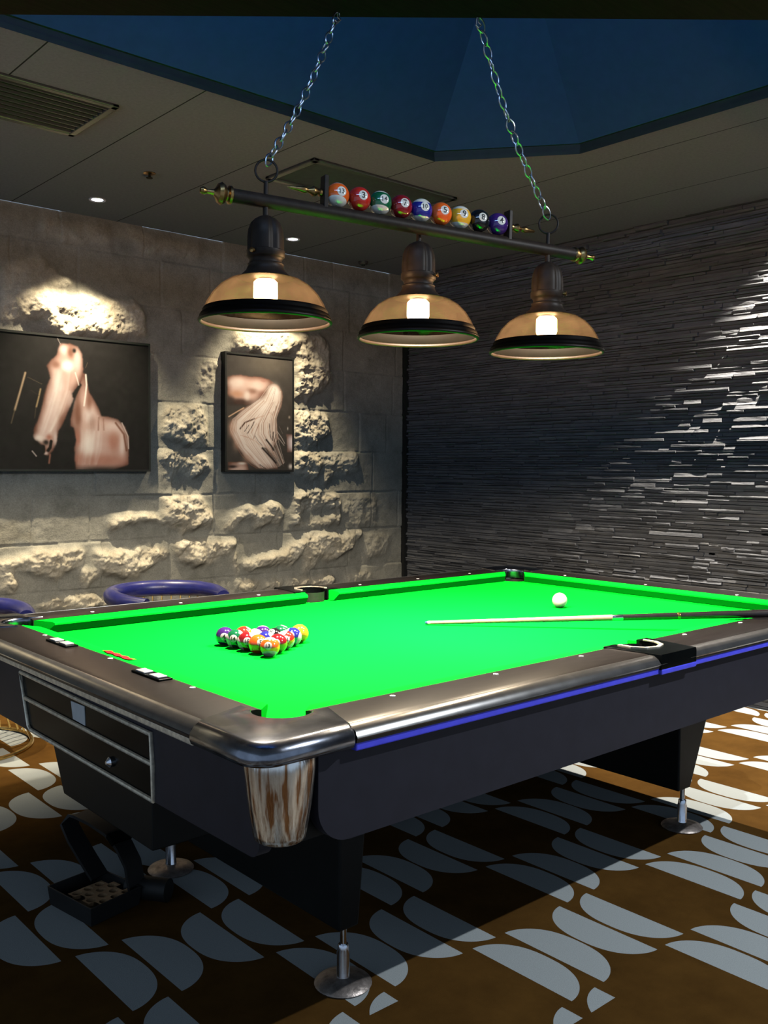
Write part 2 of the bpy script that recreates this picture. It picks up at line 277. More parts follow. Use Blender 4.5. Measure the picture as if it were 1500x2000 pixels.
HORSE_HEAD=[["p",[[1.209,1.817],[1.236,1.807],[1.248,1.756],[1.257,1.704],[1.293,1.653],[1.318,1.607],[1.33,1.572],[1.374,1.569],[1.431,1.556],[1.476,1.515],[1.503,1.453],[1.502,1.386],[1.494,1.289],[1.397,1.258],[1.174,1.258],[1.166,1.386],[1.181,1.427],[1.164,1.496],[1.146,1.507],[1.146,1.553],[1.177,1.665],[1.202,1.741]],[196,163,150],0.004],["b",[1.256,1.569,0.043,0.047],[226,210,202],0.9],["b",[1.248,1.399,0.056,0.088],[243,235,224],0.85],["b",[1.298,1.441,0.031,0.094],[226,210,202],0.6],["b",[1.405,1.504,0.058,0.042],[226,210,202],0.7],["b",[1.456,1.409,0.019,0.072],[226,210,202],0.8],["b",[1.405,1.426,0.038,0.066],[168,111,92],0.7],["b",[1.274,1.529,0.024,0.047],[110,69,52],0.35],["b",[1.334,1.312,0.193,0.042],[168,111,92],0.7],["b",[1.198,1.322,0.031,0.041],[168,111,92],0.6],["b",[1.334,1.252,0.206,0.029],[26,22,18],0.85],["b",[1.189,1.572,0.024,0.093],[110,69,52],0.8],["b",[1.187,1.439,0.019,0.053],[168,111,92],0.8],["b",[1.256,1.651,0.019,0.052],[110,69,52],0.6],["l",[[1.418,1.534],[1.469,1.47],[1.485,1.374]],[110,69,52],0.8,0.0146],["l",[[1.457,1.536],[1.495,1.458],[1.498,1.386]],[226,210,202],0.8,0.0078],["l",[[1.238,1.802],[1.242,1.744],[1.235,1.685],[1.226,1.626]],[243,235,224],0.9,0.0123],["l",[[1.314,1.56],[1.311,1.489]],[110,69,52],0.5,0.0123],["l",[[1.342,1.555],[1.345,1.49]],[110,69,52],0.35,0.0101],["p",[[1.091,1.968],[1.15,1.971],[1.192,1.957],[1.216,1.922],[1.223,1.876],[1.224,1.824],[1.209,1.765],[1.196,1.741],[1.178,1.717],[1.154,1.692],[1.165,1.664],[1.147,1.623],[1.129,1.581],[1.117,1.552],[1.093,1.505],[1.075,1.476],[1.065,1.418],[1.044,1.366],[1.015,1.337],[0.992,1.343],[0.998,1.394],[0.975,1.399],[0.941,1.427],[0.933,1.443],[0.939,1.483],[0.959,1.535],[0.977,1.592],[0.995,1.661],[1.013,1.729],[1.031,1.77],[1.025,1.798],[1.011,1.837],[1.038,1.873],[1.067,1.898],[1.079,1.939]],[196,163,150],0.004],["b",[1.109,1.936,0.029,0.029],[226,210,202],0.8],["b",[1.191,1.879,0.025,0.069],[226,210,202],0.7],["b",[1.077,1.733,0.036,0.097],[226,210,202],0.85],["b",[1.047,1.606,0.041,0.097],[226,210,202],0.8],["b",[1.071,1.687,0.023,0.114],[243,235,224],0.35],["b",[1.017,1.52,0.035,0.069],[226,210,202],0.6],["b",[1.131,1.843,0.037,0.031],[243,235,224],1.0],["b",[1.131,1.843,0.03,0.027],[243,235,224],1.0],["b",[1.15,1.922,0.021,0.034],[110,69,52],0.8],["b",[1.171,1.933,0.011,0.013],[26,22,18],1],["b",[1.064,1.847,0.026,0.023],[110,69,52],0.6],["b",[1.147,1.657,0.03,0.052],[226,210,202],0.5],["b",[0.996,1.706,0.011,0.079],[110,69,52],0.5],["b",[0.964,1.433,0.034,0.026],[243,235,224],0.8],["b",[0.999,1.474,0.035,0.035],[226,210,202],0.5],["b",[1.093,1.54,0.027,0.046],[110,69,52],0.5],["b",[1.022,1.44,0.017,0.017],[168,111,92],0.8],["b",[1.057,1.435,0.012,0.046],[226,210,202],0.7],["l",[[1.033,1.418],[1.027,1.383],[1.015,1.366]],[26,22,18],1,0.019],["l",[[0.989,1.388],[0.992,1.357]],[26,22,18],1,0.0168],["b",[1.003,1.351,0.014,0.01],[226,210,202],0.8],["l",[[1.205,1.742],[1.184,1.705],[1.166,1.675]],[26,22,18],0.95,0.019],["l",[[1.176,1.809],[1.19,1.764],[1.196,1.741]],[243,235,224],0.7,0.009],["b",[0.942,1.5,0.011,0.034],[110,69,52],0.7],["l",[[0.926,1.362],[0.949,1.334]],[226,210,202],0.8,0.0078],["l",[[1.026,1.343],[1.02,1.297]],[168,111,92],0.8,0.0134],["b",[0.947,1.404,0.022,0.017],[26,22,18],0.8],["l",[[0.893,1.789],[0.874,1.721],[0.854,1.653],[0.834,1.585]],[179,155,124],0.95,0.0146],["l",[[0.834,1.585],[0.814,1.512]],[107,92,72],0.7,0.009],["l",[[0.976,1.705],[0.964,1.653],[0.952,1.607]],[168,145,106],0.9,0.0123],["l",[[0.905,1.767],[0.984,1.733]],[90,79,64],0.8,0.0045],["l",[[0.922,1.696],[0.967,1.67]],[60,53,44],0.6,0.0056],["l",[[0.949,1.602],[0.942,1.545]],[84,72,58],0.6,0.0078],["l",[[1.074,1.995],[1.091,1.963]],[226,210,202],0.6,0.0045],["l",[[1.249,1.872],[1.237,1.842]],[107,92,72],0.6,0.0045],["l",[[1.235,1.982],[1.21,1.939]],[26,22,18],0.6,0.0056],["l",[[1.07,1.813],[1.037,1.686],[0.992,1.558],[0.964,1.456]],[168,130,114],0.11162849748930498,0.019],["l",[[1.079,1.813],[1.045,1.687],[1.002,1.56],[0.968,1.457]],[226,210,202],0.16412257392251817,0.019],["l",[[1.054,1.688],[1.009,1.562],[0.971,1.459]],[226,210,202],0.134675074431368,0.0123],["l",[[1.056,1.689],[1.019,1.564],[0.977,1.46]],[196,163,150],0.18430981984786796,0.0123],["l",[[1.098,1.813],[1.061,1.69],[1.027,1.566],[0.983,1.462]],[243,235,224],0.16119213092877704,0.019],["l",[[1.071,1.691],[1.029,1.568],[0.996,1.464]],[243,235,224],0.10062496580668759,0.0123],["l",[[1.101,1.813],[1.076,1.692],[1.035,1.569],[1.001,1.466]],[196,163,150],0.16451839350562653,0.019],["l",[[1.085,1.694],[1.042,1.571],[1.002,1.467]],[196,163,150],0.12346335389912078,0.019],["l",[[1.119,1.813],[1.098,1.695],[1.049,1.573],[1.004,1.469]],[196,163,150],0.10859275880189478,0.0123],["l",[[1.126,1.813],[1.104,1.696],[1.059,1.575],[1.013,1.471]],[243,235,224],0.10287620216249113,0.019],["l",[[1.111,1.697],[1.063,1.577],[1.015,1.472]],[196,163,150],0.19261203098987434,0.019],["l",[[1.137,1.813],[1.122,1.699],[1.078,1.579],[1.026,1.474]],[243,235,224],0.19942967150422808,0.019],["l",[[1.121,1.699],[1.085,1.581],[1.029,1.476]],[243,235,224],0.09378824442372304,0.019],["l",[[1.145,1.813],[1.129,1.701],[1.086,1.582],[1.031,1.477]],[243,235,224],0.18020620728886363,0.0123],["l",[[1.141,1.702],[1.1,1.584],[1.035,1.479]],[243,235,224],0.1760377084481355,0.0123],["l",[[1.144,1.703],[1.106,1.586],[1.043,1.481]],[196,163,150],0.10041190182860558,0.019],["l",[[1.209,1.486],[1.201,1.381],[1.187,1.293]],[196,163,150],0.1516191777602533,0.0134],["l",[[1.213,1.485],[1.211,1.381],[1.191,1.293]],[226,210,202],0.08887251128234538,0.0134],["l",[[1.231,1.573],[1.22,1.485],[1.217,1.381],[1.202,1.293]],[196,163,150],0.18490254009254392,0.0134],["l",[[1.234,1.573],[1.227,1.484],[1.227,1.381],[1.206,1.293]],[196,163,150],0.15499084388370288,0.0213],["l",[[1.244,1.484],[1.229,1.381],[1.217,1.293]],[226,210,202],0.18656601948181994,0.0213],["l",[[1.244,1.483],[1.238,1.381],[1.226,1.293]],[226,210,202],0.10402475395802839,0.0134],["l",[[1.255,1.573],[1.26,1.483],[1.243,1.381],[1.229,1.293]],[243,235,224],0.10423354183008132,0.0134],["l",[[1.261,1.482],[1.251,1.381],[1.238,1.293]],[226,210,202],0.0910978646784569,0.0213],["l",[[1.267,1.572],[1.276,1.482],[1.264,1.382],[1.248,1.293]],[226,210,202],0.09670131394527792,0.0134],["l",[[1.288,1.481],[1.273,1.382],[1.256,1.293]],[243,235,224],0.15046965383173477,0.0134],["l",[[1.279,1.572],[1.293,1.481],[1.282,1.382],[1.259,1.293]],[196,163,150],0.14543008981086636,0.0213],["l",[[1.301,1.48],[1.294,1.382],[1.268,1.293]],[160,106,88],0.10970926462312984,0.0213],["l",[[1.288,1.572],[1.309,1.479],[1.299,1.382],[1.28,1.294]],[196,163,150],0.1949213468316839,0.0213],["l",[[1.315,1.479],[1.302,1.382],[1.292,1.294]],[243,235,224],0.1440073369300291,0.0213],["l",[[1.302,1.572],[1.33,1.478],[1.311,1.383],[1.291,1.294]],[196,163,150],0.15648758068778426,0.0134],["l",[[1.308,1.571],[1.331,1.478],[1.327,1.383],[1.298,1.294]],[226,210,202],0.18405222172410585,0.0134],["b",[1.004,1.411,0.017,0.015],[26,22,18],0.9],["l",[[1.033,1.418],[1.027,1.383],[1.015,1.366]],[26,22,18],1,0.0168]]
HORSE_TAIL=[["b",[2.502,1.96,0.182,0.084],[106,98,84],0.5],["p",[[2.18,1.854],[2.211,1.866],[2.279,1.875],[2.347,1.869],[2.427,1.873],[2.502,1.859],[2.538,1.84],[2.508,1.821],[2.477,1.769],[2.427,1.733],[2.377,1.697],[2.327,1.682],[2.298,1.689],[2.245,1.69],[2.202,1.704],[2.18,1.752]],[214,179,164],0.004],["b",[2.254,1.822,0.069,0.037],[234,217,205],0.8],["b",[2.402,1.806,0.06,0.037],[234,217,205],0.7],["b",[2.367,1.775,0.045,0.02],[110,69,52],0.55],["b",[2.25,1.748,0.058,0.025],[192,139,106],0.7],["b",[2.279,1.7,0.098,0.024],[60,42,36],0.9],["b",[2.327,1.744,0.025,0.033],[234,217,205],0.9],["b",[2.447,1.759,0.04,0.025],[128,88,74],0.6],["b",[2.202,1.704,0.033,0.032],[58,48,44],0.9],["b",[2.457,1.848,0.025,0.009],[176,126,112],0.7],["p",[[2.508,1.83],[2.543,1.836],[2.58,1.822],[2.606,1.785],[2.611,1.751],[2.601,1.691],[2.58,1.648],[2.562,1.613],[2.565,1.519],[2.58,1.477],[2.549,1.434],[2.529,1.408],[2.56,1.37],[2.58,1.332],[2.539,1.353],[2.477,1.407],[2.447,1.415],[2.503,1.365],[2.544,1.315],[2.573,1.272],[2.478,1.268],[2.417,1.272],[2.357,1.305],[2.303,1.35],[2.269,1.391],[2.235,1.431],[2.201,1.492],[2.192,1.541],[2.211,1.582],[2.249,1.613],[2.288,1.655],[2.357,1.688],[2.427,1.733],[2.472,1.773],[2.487,1.812]],[234,217,205],0.004],["l",[[2.189,1.602],[2.245,1.633],[2.303,1.664]],[208,170,140],1,0.0105],["b",[2.538,1.781,0.047,0.051],[248,239,230],0.9],["b",[2.437,1.683,0.076,0.046],[248,239,230],0.6],["b",[2.211,1.525,0.029,0.061],[199,159,136],0.7],["b",[2.245,1.427,0.029,0.049],[199,159,136],0.5],["b",[2.337,1.338,0.045,0.033],[199,159,136],0.5],["l",[[2.274,1.527],[2.313,1.57],[2.387,1.597]],[74,52,44],1,0.0119],["l",[[2.387,1.595],[2.447,1.617]],[199,159,136],0.8,0.007],["l",[[2.308,1.512],[2.342,1.554]],[42,34,32],0.8,0.0056],["l",[[2.332,1.5],[2.372,1.555],[2.382,1.576]],[42,34,32],0.85,0.007],["l",[[2.357,1.501],[2.402,1.569]],[199,159,136],0.9,0.0056],["l",[[2.377,1.464],[2.397,1.518],[2.422,1.565]],[138,100,86],0.9,0.0063],["l",[[2.279,1.486],[2.327,1.475],[2.382,1.455],[2.447,1.415]],[199,159,136],0.8,0.0063],["l",[[2.387,1.489],[2.417,1.448],[2.447,1.423]],[42,34,32],0.8,0.0056],["l",[[2.503,1.568],[2.508,1.505],[2.518,1.467]],[42,34,32],0.9,0.0077],["l",[[2.5,1.817],[2.423,1.724],[2.312,1.652],[2.218,1.587],[2.202,1.517],[2.273,1.403],[2.421,1.276]],[234,217,205],0.6321187443125099,0.0042],["l",[[2.427,1.724],[2.315,1.651],[2.226,1.585],[2.219,1.516],[2.285,1.404],[2.426,1.276]],[234,217,205],0.5076863907906971,0.0042],["l",[[2.436,1.723],[2.328,1.65],[2.24,1.584],[2.22,1.515],[2.291,1.404],[2.432,1.276]],[234,217,205],0.5365627770554704,0.0042],["l",[[2.441,1.722],[2.334,1.648],[2.245,1.583],[2.231,1.514],[2.303,1.405],[2.437,1.276]],[176,138,120],0.5182938105976664,0.0042],["l",[[2.44,1.721],[2.333,1.647],[2.251,1.581],[2.244,1.513],[2.303,1.405],[2.439,1.277]],[176,138,120],0.6371176282077978,0.0042],["l",[[2.441,1.721],[2.344,1.646],[2.258,1.58],[2.254,1.512],[2.317,1.406],[2.449,1.277]],[234,217,205],0.6025735170500721,0.0056],["l",[[2.449,1.72],[2.352,1.644],[2.266,1.579],[2.255,1.511],[2.322,1.406],[2.459,1.277]],[248,239,230],0.5658734483801071,0.0035],["l",[[2.447,1.719],[2.353,1.643],[2.274,1.577],[2.272,1.51],[2.331,1.407],[2.465,1.277]],[248,239,230],0.5629835926081893,0.0042],["l",[[2.458,1.719],[2.359,1.641],[2.29,1.576],[2.278,1.509],[2.344,1.408],[2.468,1.277]],[199,159,136],0.5521983664315431,0.0042],["l",[[2.463,1.718],[2.364,1.64],[2.29,1.575],[2.281,1.508],[2.347,1.408],[2.479,1.278]],[234,217,205],0.650009514272107,0.0042],["l",[[2.462,1.717],[2.369,1.638],[2.299,1.573],[2.29,1.506],[2.356,1.408],[2.485,1.278]],[176,138,120],0.4643123283325174,0.0042],["l",[[2.465,1.716],[2.374,1.637],[2.314,1.572],[2.301,1.506],[2.372,1.409],[2.491,1.278]],[199,159,136],0.5206204603213948,0.0042],["l",[[2.523,1.811],[2.466,1.715],[2.383,1.636],[2.317,1.571],[2.315,1.505],[2.379,1.41],[2.497,1.278]],[248,239,230],0.5390377814969837,0.0035],["l",[[2.526,1.811],[2.476,1.715],[2.389,1.634],[2.325,1.569],[2.319,1.503],[2.388,1.41],[2.502,1.279]],[176,138,120],0.591036723084482,0.0056],["l",[[2.48,1.714],[2.398,1.633],[2.335,1.568],[2.326,1.502],[2.391,1.411],[2.514,1.279]],[234,217,205],0.5536716392630201,0.0042],["l",[[2.405,1.632],[2.344,1.567],[2.34,1.502],[2.404,1.411],[2.515,1.279]],[199,159,136],0.4760331988372902,0.0042],["l",[[2.536,1.81],[2.486,1.713],[2.404,1.63],[2.356,1.565],[2.345,1.5],[2.415,1.412],[2.525,1.279]],[234,217,205],0.6907484581494066,0.0042],["l",[[2.49,1.712],[2.418,1.629],[2.358,1.564],[2.353,1.499],[2.423,1.412],[2.526,1.279]],[248,239,230],0.5885241067666956,0.0042],["l",[[2.423,1.627],[2.366,1.563],[2.367,1.498],[2.426,1.413],[2.541,1.28]],[176,138,120],0.603874816441817,0.0035],["l",[[2.533,1.808],[2.496,1.71],[2.426,1.626],[2.381,1.561],[2.376,1.497],[2.433,1.413],[2.543,1.28]],[234,217,205],0.7431911369518892,0.0035],["l",[[2.431,1.624],[2.388,1.56],[2.382,1.496],[2.443,1.414],[2.55,1.28]],[248,239,230],0.4770179881904862,0.0056],["l",[[2.501,1.709],[2.442,1.623],[2.393,1.558],[2.395,1.495],[2.454,1.414],[2.559,1.28]],[244,232,220],0.55580691341618,0.0042],["l",[[2.509,1.708],[2.441,1.621],[2.406,1.557],[2.399,1.494],[2.46,1.415],[2.564,1.281]],[234,217,205],0.6396520610214484,0.0035],["l",[[2.547,1.806],[2.505,1.708],[2.448,1.622],[2.411,1.557],[2.41,1.494],[2.472,1.416],[2.569,1.281]],[176,138,120],0.5359044126712673,0.0042],["l",[[2.46,1.624],[2.418,1.56],[2.418,1.495],[2.475,1.417],[2.57,1.283]],[176,138,120],0.5569776417900465,0.0056],["l",[[2.519,1.71],[2.461,1.626],[2.421,1.562],[2.426,1.497],[2.478,1.418],[2.576,1.284]],[199,159,136],0.47889603906845507,0.0035],["l",[[2.553,1.803],[2.523,1.71],[2.465,1.627],[2.435,1.564],[2.427,1.498],[2.487,1.42],[2.578,1.285]],[248,239,230],0.5908916061817765,0.0035],["l",[[2.552,1.802],[2.525,1.711],[2.47,1.629],[2.441,1.566],[2.438,1.499],[2.489,1.421],[2.582,1.287]],[138,106,92],0.7325375466385,0.0035],["l",[[2.553,1.801],[2.531,1.712],[2.479,1.631],[2.445,1.568],[2.448,1.5],[2.496,1.422],[2.587,1.288]],[234,217,205],0.67804462475848,0.0056],["l",[[2.532,1.713],[2.488,1.633],[2.453,1.57],[2.454,1.501],[2.5,1.423],[2.588,1.289]],[199,159,136],0.6962563200100647,0.0042],["l",[[2.541,1.714],[2.491,1.635],[2.458,1.572],[2.457,1.502],[2.506,1.424],[2.587,1.291]],[138,106,92],0.6034017096761433,0.0056],["l",[[2.558,1.798],[2.54,1.714],[2.497,1.637],[2.467,1.574],[2.465,1.503],[2.506,1.426],[2.594,1.292]],[234,217,205],0.6289572758503313,0.0042],["l",[[2.551,1.715],[2.506,1.639],[2.473,1.576],[2.469,1.504],[2.509,1.427],[2.59,1.293]],[216,196,182],0.7748855063087926,0.0056],["l",[[2.548,1.716],[2.506,1.641],[2.477,1.578],[2.481,1.506],[2.514,1.428],[2.598,1.295]],[248,239,230],0.6335284809461608,0.0035],["l",[[2.552,1.716],[2.519,1.643],[2.482,1.581],[2.482,1.507],[2.526,1.429],[2.599,1.296]],[216,196,182],0.5022189768352566,0.0042],["l",[[2.522,1.645],[2.493,1.583],[2.493,1.508],[2.529,1.431],[2.601,1.298]],[234,217,205],0.5252695586198379,0.0042],["l",[[2.523,1.647],[2.503,1.585],[2.496,1.509],[2.531,1.432],[2.605,1.299]],[138,106,92],0.5095922830356802,0.0035],["l",[[2.576,1.792],[2.563,1.719],[2.536,1.649],[2.502,1.587],[2.509,1.51],[2.533,1.433],[2.603,1.3]],[234,217,205],0.5309465694705684,0.0035],["l",[[2.535,1.651],[2.516,1.589],[2.516,1.511],[2.543,1.434],[2.613,1.302]],[138,106,92],0.7466276199400501,0.0056],["l",[[2.582,1.79],[2.572,1.72],[2.545,1.653],[2.524,1.592],[2.516,1.512],[2.547,1.436],[2.615,1.303]],[216,196,182],0.5242005839160395,0.0056],["l",[[2.581,1.721],[2.548,1.655],[2.531,1.594],[2.526,1.513],[2.549,1.437],[2.617,1.304]],[138,106,92],0.7591425715852196,0.0056],["l",[[2.59,1.789],[2.58,1.722],[2.554,1.657],[2.534,1.596],[2.536,1.515],[2.56,1.438],[2.614,1.306]],[199,159,136],0.6316947865558813,0.0056],["l",[[2.59,1.787],[2.584,1.723],[2.564,1.659],[2.539,1.598],[2.54,1.516],[2.557,1.439],[2.618,1.307]],[248,239,230],0.7453498898382842,0.0056],["l",[[2.596,1.724],[2.571,1.661],[2.552,1.6],[2.541,1.517],[2.567,1.441],[2.619,1.308]],[216,196,182],0.7119371516312453,0.0042],["l",[[2.598,1.724],[2.573,1.663],[2.552,1.602],[2.552,1.518],[2.566,1.442],[2.625,1.31]],[42,34,32],0.6917563684210662,0.0035],["l",[[2.577,1.664],[2.557,1.604],[2.563,1.519],[2.579,1.443],[2.625,1.311]],[216,196,182],0.7746912464102187,0.0042],["l",[[2.487,1.58],[2.493,1.505],[2.529,1.442]],[199,159,136],0.8,0.0035],["l",[[2.528,1.624],[2.503,1.644],[2.487,1.627]],[199,159,136],0.7,0.0042],["l",[[2.556,1.689],[2.554,1.663]],[42,34,32],0.7,0.0042],["l",[[2.534,1.514],[2.529,1.459]],[42,34,32],0.9,0.0091],["l",[[2.554,1.502],[2.544,1.451]],[42,34,32],0.8,0.0056],["l",[[2.477,1.462],[2.518,1.421],[2.534,1.395]],[42,34,32],1,0.014],["l",[[2.447,1.406],[2.503,1.357],[2.555,1.31]],[42,34,32],1,0.0154],["l",[[2.544,1.413],[2.586,1.358],[2.627,1.315]],[138,122,112],0.8,0.0049],["l",[[2.565,1.519],[2.601,1.478],[2.627,1.44]],[234,217,205],0.9,0.0049],["l",[[2.575,1.477],[2.622,1.427]],[234,217,205],0.9,0.0042],["l",[[2.58,1.554],[2.611,1.504]],[168,152,144],0.7,0.0028],["l",[[2.529,1.374],[2.58,1.324],[2.622,1.285]],[122,106,96],0.6,0.0035],["l",[[2.259,1.428],[2.318,1.363],[2.397,1.305]],[180,138,116],0.6,0.0049],["l",[[2.318,1.429],[2.397,1.355],[2.467,1.293]],[184,154,134],0.6,0.0049],["l",[[2.24,1.419],[2.288,1.354],[2.357,1.296],[2.407,1.271]],[168,112,88],0.7,0.0042],["l",[[2.427,1.297],[2.478,1.268]],[42,34,32],0.9,0.0056],["p",[[2.64,1.504],[2.698,1.504],[2.697,1.385],[2.648,1.384]],[236,223,224],0.002],["b",[2.675,1.286,0.018,0.018],[232,220,208],1],["b",[2.664,1.617,0.009,0.01],[176,160,144],0.9],["b",[2.651,1.541,0.005,0.011],[208,200,192],0.9],["p",[[2.184,1.312],[2.318,1.317],[2.332,1.296],[2.342,1.259],[2.184,1.258]],[216,184,168],0.003],["b",[2.215,1.283,0.039,0.011],[42,34,32],0.9],["b",[2.288,1.304,0.034,0.009],[243,235,224],0.8]]
# ---------------------------------------------------------------- light levels
LP_W, DL_W, SL_W, KEY_W, RECESS_FILL_W, WORLD, BULB_W = 105, 330, 740, 245, 38.0, .60, 66

# ================================================================ SETTING
m = MB().box((-3.2, -3.6, -.05), (XW + .1, YW + .1, 0)); struct(make('floor', m, 'carpet', smooth=0))

# ---- ceiling with a chamfered, sloping blue recess
RX0, RX1, RY0, RY1 = -.75, 2.455, -.75, 1.672
CX, CY = .41, .52                                    # chamfer legs
def octo(d, z):
    a, b = .48 * d, .34 * d
    x0, x1, y0, y1 = RX0 + d, RX1 - d, RY0 + d, RY1 - d
    pts = []
    for (sx, sy) in ((1, 1), (-1, 1), (-1, -1), (1, -1)):
        X = x1 if sx > 0 else x0; Y = y1 if sy > 0 else y0
        px = (RX1 - CX - a) if sx > 0 else (RX0 + CX + a); py = (RY1 - CY - b) if sy > 0 else (RY0 + CY + b)
        p = [(X, py, z), (px, Y, z)]
        pts += p if sx * sy > 0 else p[::-1]
    return pts
m = MB()
o0 = octo(0, CEIL)
out = [(XW, YW, CEIL), (-3.2, YW, CEIL), (-3.2, -3.6, CEIL), (XW, -3.6, CEIL)]
# ring between the outer rectangle and the octagon
vs = out + o0
m.add(vs, [(0, 5, 4), (0, 1, 6, 5), (1, 7, 6), (1, 2, 8, 7), (2, 9, 8), (2, 3, 10, 9), (3, 11, 10), (3, 0, 4, 11)], 0)
LIP = .035
lip0 = octo(.0, CEIL + LIP); sl = octo(.012, CEIL + LIP); top = octo(.56, CEIL + LIP + .455)
m.loft([sl, top], 1, cap=False); m.add(top, [tuple(range(8))], 1)
struct(make('ceiling', m, ['ceiling', 'recess'], smooth=0))
m = MB().loft([o0, lip0, sl], 0, cap=False)
b0 = octo(-.012, CEIL - .002); b1 = octo(.004, CEIL - .010); b2 = octo(.004, CEIL + .01)
m.loft([b0, b1, b2], 0, cap=False)
struct(make('trim_1', m, 'lip', smooth=0))

# ---- dark beam that carries the chains
bt = Vector((.887, .714, 2.66)); bd = Vector((.749, -.662, 0)).normalized(); bn = Vector((.662, .748, 0)).normalized()
c = bt + bd * .28 - bn * .13 + Vector((0, 0, .026))
m = MB().obox(c, bd * 1.72, bn * .13, (0, 0, .026)); struct(make('trim_2', m, 'beam', smooth=0, bevel=.004))

# ---- left stone wall: one height field with sawn blocks, joints and cleft faces
def blur(a, n, it=2):
    for _ in range(it):
        for ax in (0, 1):
            p = np.pad(a, [(n, n) if i == ax else (0, 0) for i in (0, 1)], mode='edge')
            cs = np.cumsum(p, axis=ax); cs = np.concatenate([np.zeros_like(np.take(cs, [0], ax)), cs], ax)
            k = 2 * n + 1; N = a.shape[ax]
            a = (np.take(cs, range(k, k + N), ax) - np.take(cs, range(0, N), ax)) / k
    return a
def fract_noise(shape, base_, octs, seed):
    r = np.random.default_rng(seed); out_ = np.zeros(shape); amp = 1.0; s = base_
    for _ in range(octs):
        h, w = shape[0] // s + 3, shape[1] // s + 3; g = r.random((h, w)) * 2 - 1
        yy = np.arange(shape[0]) / s; xx = np.arange(shape[1]) / s
        yi = yy.astype(int); xi = xx.astype(int); fy = (yy - yi)[:, None]; fx = (xx - xi)[None]
        fy = fy * fy * (3 - 2 * fy); fx = fx * fx * (3 - 2 * fx)
        out_ += amp * (g[yi][:, xi] * (1 - fy) * (1 - fx) + g[yi + 1][:, xi] * fy * (1 - fx) + g[yi][:, xi + 1] * (1 - fy) * fx + g[yi + 1][:, xi + 1] * fy * fx)
        amp *= .55; s = max(1, s // 2)
    return out_
def inpoly(px, pz, poly):
    ins = np.zeros(px.shape, bool); n = len(poly); j = n - 1
    for i in range(n):
        xi, zi = poly[i]; xj, zj = poly[j]
        if zi != zj:
            ins ^= ((zi > pz) != (zj > pz)) & (px < (xj - xi) * (pz - zi) / (zj - zi) + xi)
        j = i
    return ins
st = .0062
gx = np.arange(-.35, 3.748, st); gz = np.arange(0, CEIL + st, st)
PXg, PZg = np.meshgrid(gx, gz)
n1 = fract_noise(PXg.shape, 40, 6, 3); n2 = fract_noise(PXg.shape, 12, 4, 4); n3 = fract_noise(PXg.shape, 6, 3, 8)
wx = PXg + .018 * n2; wz = PZg + .014 * n3
cleft = np.zeros(PXg.shape)
polys = list(ROUGH)
for i in range(14):                                   # the unseen stretch beyond the frame gets clefts of its own
    cx_, cz_ = random.uniform(-.3, .62), random.uniform(.1, 2.4); a_, b_ = random.uniform(.08, .2), random.uniform(.04, .09)
    polys.append([.8, [[cx_ + a_ * math.cos(t) * random.uniform(.7, 1.1), cz_ + b_ * math.sin(t) * random.uniform(.7, 1.1)] for t in np.linspace(0, 2 * PI, 10)[:-1]]])
for h, poly in polys:
    q = inpoly(wx, wz, poly); cleft[q] = np.maximum(cleft[q], h)
soft = blur(cleft, 2, 2); wide = blur(cleft, 5, 2)
courses = [.0, .285, .565, .838, 1.106, 1.393, 1.678, 1.969, 2.25, 2.53]
rowi = np.digitize(PZg, courses) - 1
joint = np.zeros(PXg.shape)
for zc in courses: joint = np.maximum(joint, np.clip(1 - np.abs(PZg + .003 * n2 - zc) / .009, 0, 1))
bh = np.zeros(PXg.shape); rr = random.Random(11)
for k in range(len(courses)):
    x = -.5 + rr.random() * .3; sel = rowi == k; edge = [x]
    while x < 3.9: x += rr.uniform(.24, .56); edge.append(x)
    bi = np.digitize(PXg, edge); offs = np.array([rr.uniform(-.004, .006) for _ in range(len(edge) + 2)])
    bh = np.where(sel, offs[bi], bh)
    for e in edge: joint = np.where(sel, np.maximum(joint, np.clip(1 - np.abs(PXg + .003 * n2 - e) / .008, 0, 1)), joint)
slope = np.zeros(PXg.shape)
h = bh + .0022 * n1 + .0012 * n3 - .007 * joint * (1 - np.clip(soft, 0, 1))
fac = np.abs(fract_noise(PXg.shape, 22, 5, 21)); fin = fract_noise(PXg.shape, 5, 3, 22)
hi = np.where(PZg > 1.95, .60, 1.0); h = h + wide * .026 + soft * (.012 + hi * (.020 * n1 + .026 * fac + .007 * fin) + (1 - hi) * .03 * fract_noise(PXg.shape, 34, 3, 31)) 
h = np.where(PZg > CEIL - .02, np.minimum(h, .02), h)
ny, nx = PXg.shape
V = np.stack([PXg.ravel(), (YW - h).ravel(), np.minimum(PZg, CEIL).ravel()], 1)
idx = np.arange(nx * ny).reshape(ny, nx)
F = np.stack([idx[:-1, :-1].ravel(), idx[:-1, 1:].ravel(), idx[1:, 1:].ravel(), idx[1:, :-1].ravel()], 1)
ext = np.array([(-3.2, YW, 0), (gx[0], YW, 0), (gx[0], YW, CEIL), (-3.2, YW, CEIL), (gx[-1], YW, 0), (XW + .05, YW, 0), (XW + .05, YW, CEIL), (gx[-1], YW, CEIL)])
b = len(V); V = np.vstack([V, ext]); F = np.vstack([F, [[b, b + 1, b + 2, b + 3], [b + 4, b + 5, b + 6, b + 7]]])
me = bpy.data.meshes.new('wall_left'); me.vertices.add(len(V)); me.vertices.foreach_set('co', V.astype(np.float32).ravel())
me.loops.add(F.size); me.loops.foreach_set('vertex_index', F.astype(np.int32).ravel())
me.polygons.add(len(F)); me.polygons.foreach_set('loop_start', np.arange(0, F.size, 4, dtype=np.int32)); me.update(calc_edges=True)
me.polygons.foreach_set('use_smooth', np.ones(len(F), bool))
